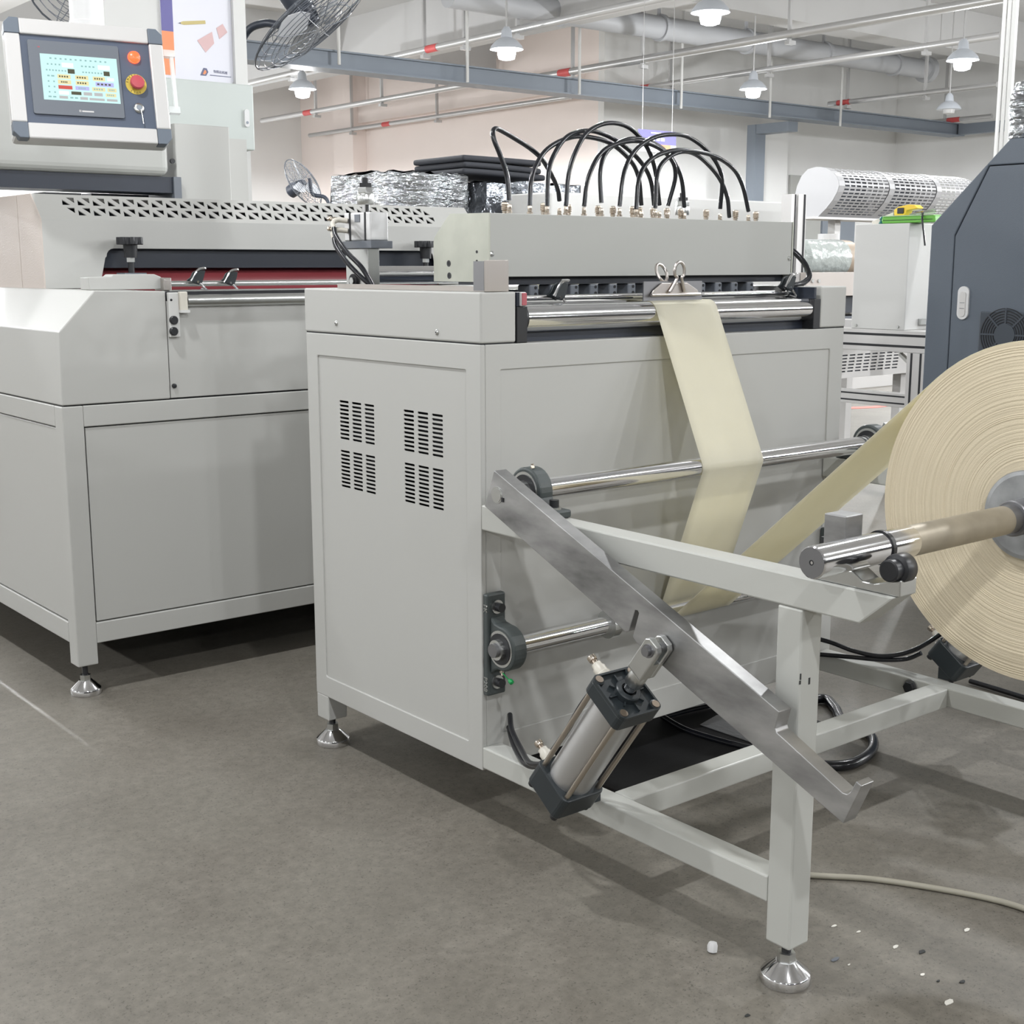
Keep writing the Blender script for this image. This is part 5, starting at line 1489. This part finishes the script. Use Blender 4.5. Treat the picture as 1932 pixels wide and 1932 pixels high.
# ------------------------------------------------------------------ film-wrapped goods and foam sheets behind
def soft_box(x0, x1, y0, y1, z0, z1, sh, seed):
    random.seed(seed)
    m = MB(); N = 10
    def P(u, v, w):
        bul = 0.02 * math.sin(u * 9 + w * 7) + random.uniform(-0.008, 0.008)
        return (x0 + (x1 - x0) * u + sh * w + bul * (1 if u in (0, 1) else 0), y0 + (y1 - y0) * v + bul * (1 if v in (0, 1) else 0), z0 + (z1 - z0) * w + (random.uniform(-0.03, 0.0) if w == 1 else 0))
    def face(fn):
        vs = [fn(i / N, j / N) for i in range(N + 1) for j in range(N + 1)]
        m.add(vs, [(i * (N + 1) + j, (i + 1) * (N + 1) + j, (i + 1) * (N + 1) + j + 1, i * (N + 1) + j + 1) for i in range(N) for j in range(N)], True)
    face(lambda a, b: P(a, 0, b)); face(lambda a, b: P(a, 1, b)); face(lambda a, b: P(0, a, b)); face(lambda a, b: P(1, a, b)); face(lambda a, b: P(a, b, 1)); face(lambda a, b: P(a, b, 0))
    return m


YWG = 5.3
a, b = SY(725, 400, YWG), SY(870, 324, YWG)
c_, d_ = SY(1078, 402, YWG), SY(1078, 348, YWG)
G1 = tag(soft_box(a.x - 0.05, b.x - 0.02, YWG, YWG + 0.7, 0.14, b.z, 0.08, 1).build('wrapped_pallet_load', 'wrap'), 'tall load wrapped in bright clear film behind the hood, left of the foam', 'wrapped goods', 'film-wrapped goods')
G2 = tag(soft_box(b.x + 0.14, c_.x, YWG - 0.1, YWG + 0.6, 0.14, d_.z, 0.0, 2).build('wrapped_pallet_load', 'wrapdark'), 'grey load wrapped in wrinkled film under the black foam sheets', 'wrapped goods', 'film-wrapped goods')
for (xx0, xx1, lab) in ((a.x - 0.05, b.x + 0.06, 'pallet under the bright wrapped load'), (b.x + 0.08, c_.x, 'pallet under the grey wrapped load')):
    pt = thing('pallet', lab, 'pallet', ((xx0 + xx1) / 2, YWG + 0.3, 0))
    for k in range(3):
        MB().box(xx0, xx1, YWG - 0.08 + 0.28 * k, YWG + 0.06 + 0.28 * k, 0.11, 0.135).build('deck_board', 'cardboard', pt)
    for k in range(2):
        MB().box(xx0 + (xx1 - xx0 - 0.1) * k, xx0 + (xx1 - xx0 - 0.1) * k + 0.1, YWG - 0.08, YWG + 0.6, 0, 0.109).build('block', 'cardboard', pt)
fz = SY(940, 334, YWG).z
for k, (x0_, x1_, lab) in enumerate(((866, 1022, 'lowest black foam sheet of the stack on the wrapped goods'), (868, 1014, 'middle black foam sheet of the stack on the wrapped goods'), (866, 1014, 'topmost black foam sheet of the stack on the wrapped goods'))):
    p, q = SY(x0_, 330, YWG), SY(x1_, 330, YWG)
    m = MB(); pts_ = []
    n_ = 14
    z0_ = d_.z + 0.030 + 0.043 * k
    top = [(p.x + (q.x - p.x) * i / n_, z0_ + 0.041 - 0.02 * (i / n_) ** 2 * (1 if k < 2 else 0.4)) for i in range(n_ + 1)]
    bot = [(x, z - 0.040) for x, z in reversed(top)]
    m.prism([(x, YWG - 0.05, z) for x, z in top + bot], (0, 0.6, 0))
    tag(m.build('foam_sheet', 'foam', bevel=0.017, seg=3), lab, 'foam sheet', 'black foam sheets')
p = SY(1390, 385, 4.6)
tag(MB().box(SY(1040, 402, 4.6).x, SY(1480, 402, 4.6).x, 4.6, 5.05, 0, SY(1250, 371, 4.6).z).build('white_cabinet', 'white', bevel=0.01), 'low white cabinet behind the brass fittings', 'cabinet')

# ------------------------------------------------------------------ wall fans
def fan(label, c, axis, R, arm, depth=0.12, blades=True):
    c = Vector(c); d, s_, t_ = frame_of(axis)
    F = thing('wall_fan', label, 'fan', c, 'wire cage fans')
    cage = MB()
    nr = 10
    for side in (1, -1):
        for k in range(2, nr + 1):
            rr = R * k / nr
            h = depth * 0.5 * side * math.sqrt(max(0, 1 - (k / nr) ** 2.2))
            cage.tube([c + d * h + (s_ * math.cos(q * math.pi / 16) + t_ * math.sin(q * math.pi / 16)) * rr for q in range(32)], 0.0022 if k < nr else 0.006, n=5, k=0, closed=True)
        for q in range(12):
            an = 2 * math.pi * q / 12
            e = s_ * math.cos(an) + t_ * math.sin(an)
            cage.tube([c + d * (depth * 0.5 * side * math.sqrt(max(0, 1 - (k / nr) ** 2.2))) + e * (R * k / nr) for k in range(1, nr + 1)], 0.0030, n=5, k=0)
    cage.build('wire_cage', 'bezel', F)
    MB().lathe(c - d * 0.22, d, [(0.05, 0), (0.075, 0.02), (0.08, 0.10), (0.06, 0.16), (0.035, 0.24)], 20).build('motor', 'navy', F)
    for k in range(3):
        an = 2 * math.pi * k / 3 + 0.4
        e = s_ * math.cos(an) + t_ * math.sin(an); g = d.cross(e)
        pts_ = [c + e * 0.05 + g * 0.04 + d * 0.02, c + e * R * 0.55 + g * R * 0.30 + d * 0.03, c + e * R * 0.86 + g * R * 0.16 + d * 0.02, c + e * R * 0.86 - g * R * 0.12 - d * 0.02, c + e * R * 0.4 - g * R * 0.14 - d * 0.03, c + e * 0.05 - g * 0.04 - d * 0.02]
        MB().prism(pts_, d * 0.004).build('fan_blade', 'duct', F)
    MB().tube(arm, 0.022, n=10).build('fan_arm', 'navy', F)
    return F


c0 = SD(168, -62, 7.4)
fan('wire cage fan at the top left above the control panel', c0, -FWD, 0.37, [c0 + FWD * 0.15, SD(215, 0, 7.6), SD(245, 38, 7.7), SD(262, 90, 7.8)])
c0 = SD(590, 38, 7.2)
fan('tilted wire cage fan beside the poster', c0, (RT * 0.60 - UP * 0.74 + FWD * 0.10), 0.40, [c0 - (RT * 0.60 - UP * 0.74 + FWD * 0.10).normalized() * 0.17, SD(540, 45, 7.3), SD(500, 44, 7.35), SD(466, 60, 7.4), SD(440, 120, 7.4)])
c0 = SD(572, 345, 15.0)
fan('small pale wire fan in the distance behind the perforated hood', c0, (RT * 0.75 + UP * 0.4 - FWD * 0.4), 0.30, [c0 - (RT * 0.75 + UP * 0.4 - FWD * 0.4).normalized() * -0.1, SD(590, 366, 15.0), SD(612, 372, 15.0), SD(622, 390, 15.0), SD(624, 430, 15.0)])
cb = [SD(470, 378, 12.0), SD(500, 370, 12.0), SD(530, 368, 12.0), SD(560, 373, 12.0), SD(590, 368, 12.0)]

# ------------------------------------------------------------------ clips and small things lying about
BC = thing('bulldog_clip', 'wide steel bulldog clip holding a metal strip over the chrome roller', 'clip', (0.55, 0.0, 1.103))
CYc = 0.006
MB().box(0.459, 0.645, CYc + 0.002, CYc + 0.005, 1.1035, 1.1455).build('steel_strip', 'dullsteel', BC)
MB().prism([(x, CYc, z) for x, z in ((0.478, 1.118), (0.630, 1.118), (0.624, 1.126), (0.590, 1.142), (0.510, 1.142), (0.484, 1.126))], (0, -0.004, 0)).build('clip_plate', 'stainless', BC, bevel=0.001)
MB().cyl((0.476, CYc - 0.005, 1.1165), (0.632, CYc - 0.005, 1.1165), 0.0035, n=12).build('clip_lip', 'stainless', BC)
def loop(cx, cz, r, y, base, tilt=0.0):
    pts_ = [(base[0][0], y - 0.004, base[0][1])]
    pts_ += [(cx + r * math.cos(math.radians(a)), y - 0.004 + tilt * (math.sin(math.radians(a)) + 1) * r, cz + r * 1.25 * math.sin(math.radians(a))) for a in range(-60, 241, 30)][::-1]
    pts_ += [(base[1][0], y - 0.004, base[1][1])]
    return pts_
MB().tube(loop(0.560, 1.168, 0.0155, CYc - 0.004, ((0.530, 1.122), (0.578, 1.122))), 0.0036, n=8).build('wire_loop', 'stainless', BC)
MB().tube(loop(0.527, 1.164, 0.0150, CYc + 0.010, ((0.545, 1.128), (0.515, 1.130)), 0.6), 0.0036, n=8).build('wire_loop', 'stainless', BC)


def small_clip(label, x, y, z, s=1.0, grp=None, tilt=1):
    t = thing('spring_clip', label, 'clip', (x, y, z - 0.02 * s), grp)
    m = MB()
    pr_ = [(-0.010, 0.010), (0.0, 0.016), (0.008, 0.030), (0.020, 0.036), (0.034, 0.034), (0.030, 0.020), (0.024, 0.004), (0.016, -0.002), (0.004, 0.002)]
    for w0 in (-0.012, 0.006):
        MB().prism([(x + tilt * a * s, y + w0 * s, z + b * s) for a, b in pr_], (0, 0.006 * s, 0)).build('clip_jaw', 'capblack', t, bevel=0.001)
    MB().tube([(x + tilt * 0.016 * s, y - 0.014 * s, z + 0.002 * s), (x + tilt * 0.030 * s, y - 0.016 * s, z - 0.012 * s), (x + tilt * 0.040 * s, y - 0.010 * s, z - 0.018 * s), (x + tilt * 0.026 * s, y + 0.002 * s, z - 0.012 * s)], 0.0028 * s, n=8).build('clip_spring', 'chrome', t)
    MB().tube([(x - tilt * 0.008 * s, y - 0.013 * s, z + 0.008 * s), (x + tilt * 0.012 * s, y - 0.014 * s, z + 0.036 * s), (x + tilt * 0.034 * s, y - 0.012 * s, z + 0.040 * s), (x + tilt * 0.036 * s, y + 0.010 * s, z + 0.040 * s)], 0.0032 * s, n=8).build('clip_handle', 'chrome', t)
    MB().cyl((x + tilt * 0.010 * s, y - 0.016 * s, z + 0.006 * s), (x + tilt * 0.010 * s, y + 0.014 * s, z + 0.006 * s), 0.003 * s, n=10).build('clip_pivot', 'chrome', t)


p = SY(1043, 562, 0.060)
small_clip('dark spring clip on the rod near the red pad', p.x, 0.060, p.z - 0.004, 1.0, 'spring clips')
p = SY(1478, 545, 0.060)
small_clip('dark spring clip at the right end of the chrome roller', p.x, 0.060, p.z - 0.004, 1.0, 'spring clips')
p = SY(362, 536, YL + 0.045)
small_clip('left wire clip on the rod of the press', p.x, YL + 0.045, p.z, 1.1, 'spring clips')
p = SY(424, 538, YL + 0.045)
small_clip('right wire clip on the rod of the press', p.x, YL + 0.045, p.z, 1.1, 'spring clips')

AG = thing('angle_bracket', 'bent stainless bracket lying along the cover beside the galvanised end plate', 'bracket', (0.04, 0.2, ZCV))
MB().box(0.012, 0.070, 0.0020, 0.55, ZCV + 0.0006, ZCV + 0.0022).build('base_strip', 'stainless', AG)
MB().box(0.012, 0.0135, 0.0020, 0.55, ZCV + 0.0022, ZCV + 0.0110).build('long_lip', 'stainless', AG)
MB().box(0.0105, 0.072, -0.001, 0.0008, ZCV + 0.0006, ZCV + 0.0620).build('end_tab', 'stainless', AG, bevel=0.0007)
MB().box(0.0105, 0.0125, 0.001, 0.035, ZCV + 0.0022, ZCV + 0.0600).build('side_tab', 'dullsteel', AG)
MB().box(0.030, 0.080, 0.012, 0.0135, ZCV + 0.0022, ZCV + 0.0625).build('rear_tab', 'stainless', AG)

# black board on the floor under the cabinet and things there
q0, q1, q2 = SZ(1165, 1492, 0.02), SZ(1420, 1406, 0.02), SZ(1030, 1425, 0.02)
BB = thing('black_board', 'black board lying on the floor under the unwind frame', 'board', (0.8, 0.1, 0))
MB().box(q0.x, 1.06, q0.y, 0.55, 0.0005, 0.020).build('board_top', 'blackboard', BB)
MB().box(q0.x, 1.06, q0.y - 0.006, q0.y - 0.0005, 0.0005, 0.019).build('board_edge', 'edgeboard', BB)
s0 = SZ(1345, 1372, 0.022)
tag(MB().prism([SZ(1320, 1368, 0.0206), SZ(1352, 1350, 0.0206), SZ(1400, 1345, 0.0206), SZ(1470, 1380, 0.0206), SZ(1420, 1402, 0.0206)], (0, 0, 0.0012)).build('foil_sheet', mat('crumpled foil', (0.45, 0.46, 0.48), 0.35, 0.8, bump=0.6, bscale=90)), 'grey foil sheet lying on the black board', 'sheet')
tag(MB().tube([SZ(1250, 1352, 0.028), SZ(1290, 1375, 0.028), SZ(1340, 1392, 0.028), SZ(1400, 1408, 0.028), SZ(1440, 1415, 0.028)], 0.0075, n=10).build('floor_hose', 'rubber'), 'black hose lying across the black board', 'hose', 'loose black hoses')
tag(MB().tube([SZ(1255, 1352, 0.027), SZ(1300, 1340, 0.028), SZ(1345, 1330, 0.028), SZ(1400, 1318, 0.028)], 0.0065, n=10).build('floor_hose', 'rubber'), 'black hose leading under the cabinet edge from the black board', 'hose', 'loose black hoses')
tag(MB().tube([SZ(1440, 1350, 0.014), SZ(1545, 1318, 0.014), SZ(1575, 1335, 0.014), SZ(1590, 1360, 0.014), SZ(1640, 1385, 0.014), SZ(1645, 1415, 0.014), SZ(1610, 1440, 0.014), SZ(1560, 1445, 0.014), SZ(1500, 1438, 0.014)], 0.0130, n=12).build('floor_hose', 'rubber'), 'ribbed black hose curling on the floor behind the post', 'hose', 'loose black hoses')
tag(MB().tube([SZ(1440, 1645, 0.0062), SZ(1540, 1652, 0.0062), SZ(1640, 1658, 0.0062), SZ(1740, 1672, 0.0062), SZ(1850, 1692, 0.0062), SZ(1925, 1712, 0.0062), SZ(2010, 1745, 0.0062)], 0.0058, n=10).build('floor_cable', 'cable'), 'beige cable running over the concrete behind the post', 'cable')
tag(MB().tube([SZ(1830, 1285, 0.01), SZ(1880, 1300, 0.01), SZ(1960, 1325, 0.01)], 0.007, n=10).build('floor_cable', 'rubber'), 'black corrugated cable behind the far frame beam', 'cable')
p = SZ(1344, 1797, 0.0)
tag(MB().lathe((p.x, p.y, 0.0), (0.15, 0.1, 1), [(0.006, 0), (0.009, 0.002), (0.0095, 0.012), (0.007, 0.018)], 7, smooth=True).build('plastic_plug', 'whiteplastic'), 'small white plastic plug on the floor left of the chrome foot', 'plug')
random.seed(11)
scr_l = [((1790, 1892), 'largest pale paper scrap on the floor, at the lower right edge', 0.014, 'scrapwhite'), ((1824, 1756), 'pointed white scrap on the floor right of the beige cable end', 0.010, 'scrapwhite'),
         ((1690, 1787), 'thin pale sliver on the floor right of the chrome foot', 0.009, 'scrapwhite'), ((1620, 1759), 'small pale chip on the floor just right of the post', 0.006, 'scrapwhite'),
         ((1574, 1748), 'narrow cream splinter on the floor beside the post', 0.008, 'scrapwhite'), ((1740, 1840), 'pale thin shaving on the floor between the dark crumbs', 0.007, 'scrapwhite'),
         ((1740, 1797), 'curled black scrap on the floor right of the foot', 0.011, 'scrapdark'), ((1816, 1853), 'dark crumbled scrap on the floor at the lower right', 0.009, 'scrapdark'), ((1770, 1852), 'tiny black chip on the floor at the lower right', 0.005, 'scrapdark'),
         ((1576, 1811), 'grey-green flake on the floor beside the chrome foot', 0.012, 'bezel'), ((1602, 1821), 'small white fleck on the floor beside the grey-green flake', 0.004, 'scrapwhite'), ((1410, 1917), 'dark flake on the floor at the bottom edge', 0.007, 'scrapdark')]
for (px, lab, r_, mm) in scr_l:
    p = SZ(*px, 0.0)
    nn_ = 7
    pts_ = [(p.x + r_ * (0.6 + 0.5 * random.random()) * math.cos(2 * math.pi * k / nn_), p.y + 0.45 * r_ * (0.6 + 0.5 * random.random()) * math.sin(2 * math.pi * k / nn_), 0.0006) for k in range(nn_)]
    tag(MB().prism(pts_, (0, 0, 0.0012)).build('floor_scrap', mm), lab, 'scrap', 'scraps on the floor')

# paint chips on the near post
for (px, py, w_, h_) in ((1511, 1277, 0.0012, 0.010), (1510, 1288, 0.0015, 0.006), (1527, 1285, 0.0022, 0.011)):
    p = SY(px, py, YP - 0.0003)
    MB().box(p.x - w_, p.x + w_, YP - 0.0004, YP + 0.001, p.z - h_ / 2, p.z + h_ / 2).build('paint_chip', 'scrapdark', SM)

# thin white drop rods hanging through the steel beam
for (px, y0_, y1_, lab) in ((640, 60, 122, 'white drop rod hanging right of the tilted fan'), (882, 40, 155, 'white drop rod left of the middle pendant lamp'), (1093, 100, 178, 'short white drop rod above the tallest hose loop'),
                            (1285, 95, 205, 'white drop rod right of the violet sign'), (1452, 140, 222, 'white drop rod beside the right pendant lamp'), (1585, 190, 238, 'white drop rod at the right part of the steel beam')):
    p = SY(px, y1_, 13.30)
    tag(MB().cyl((p.x, 13.30, p.z), (p.x, 13.30, ZC - 0.001), 0.022, n=8).build('drop_rod', 'white'), lab, 'rod', 'white drop rods')

finish_texts()
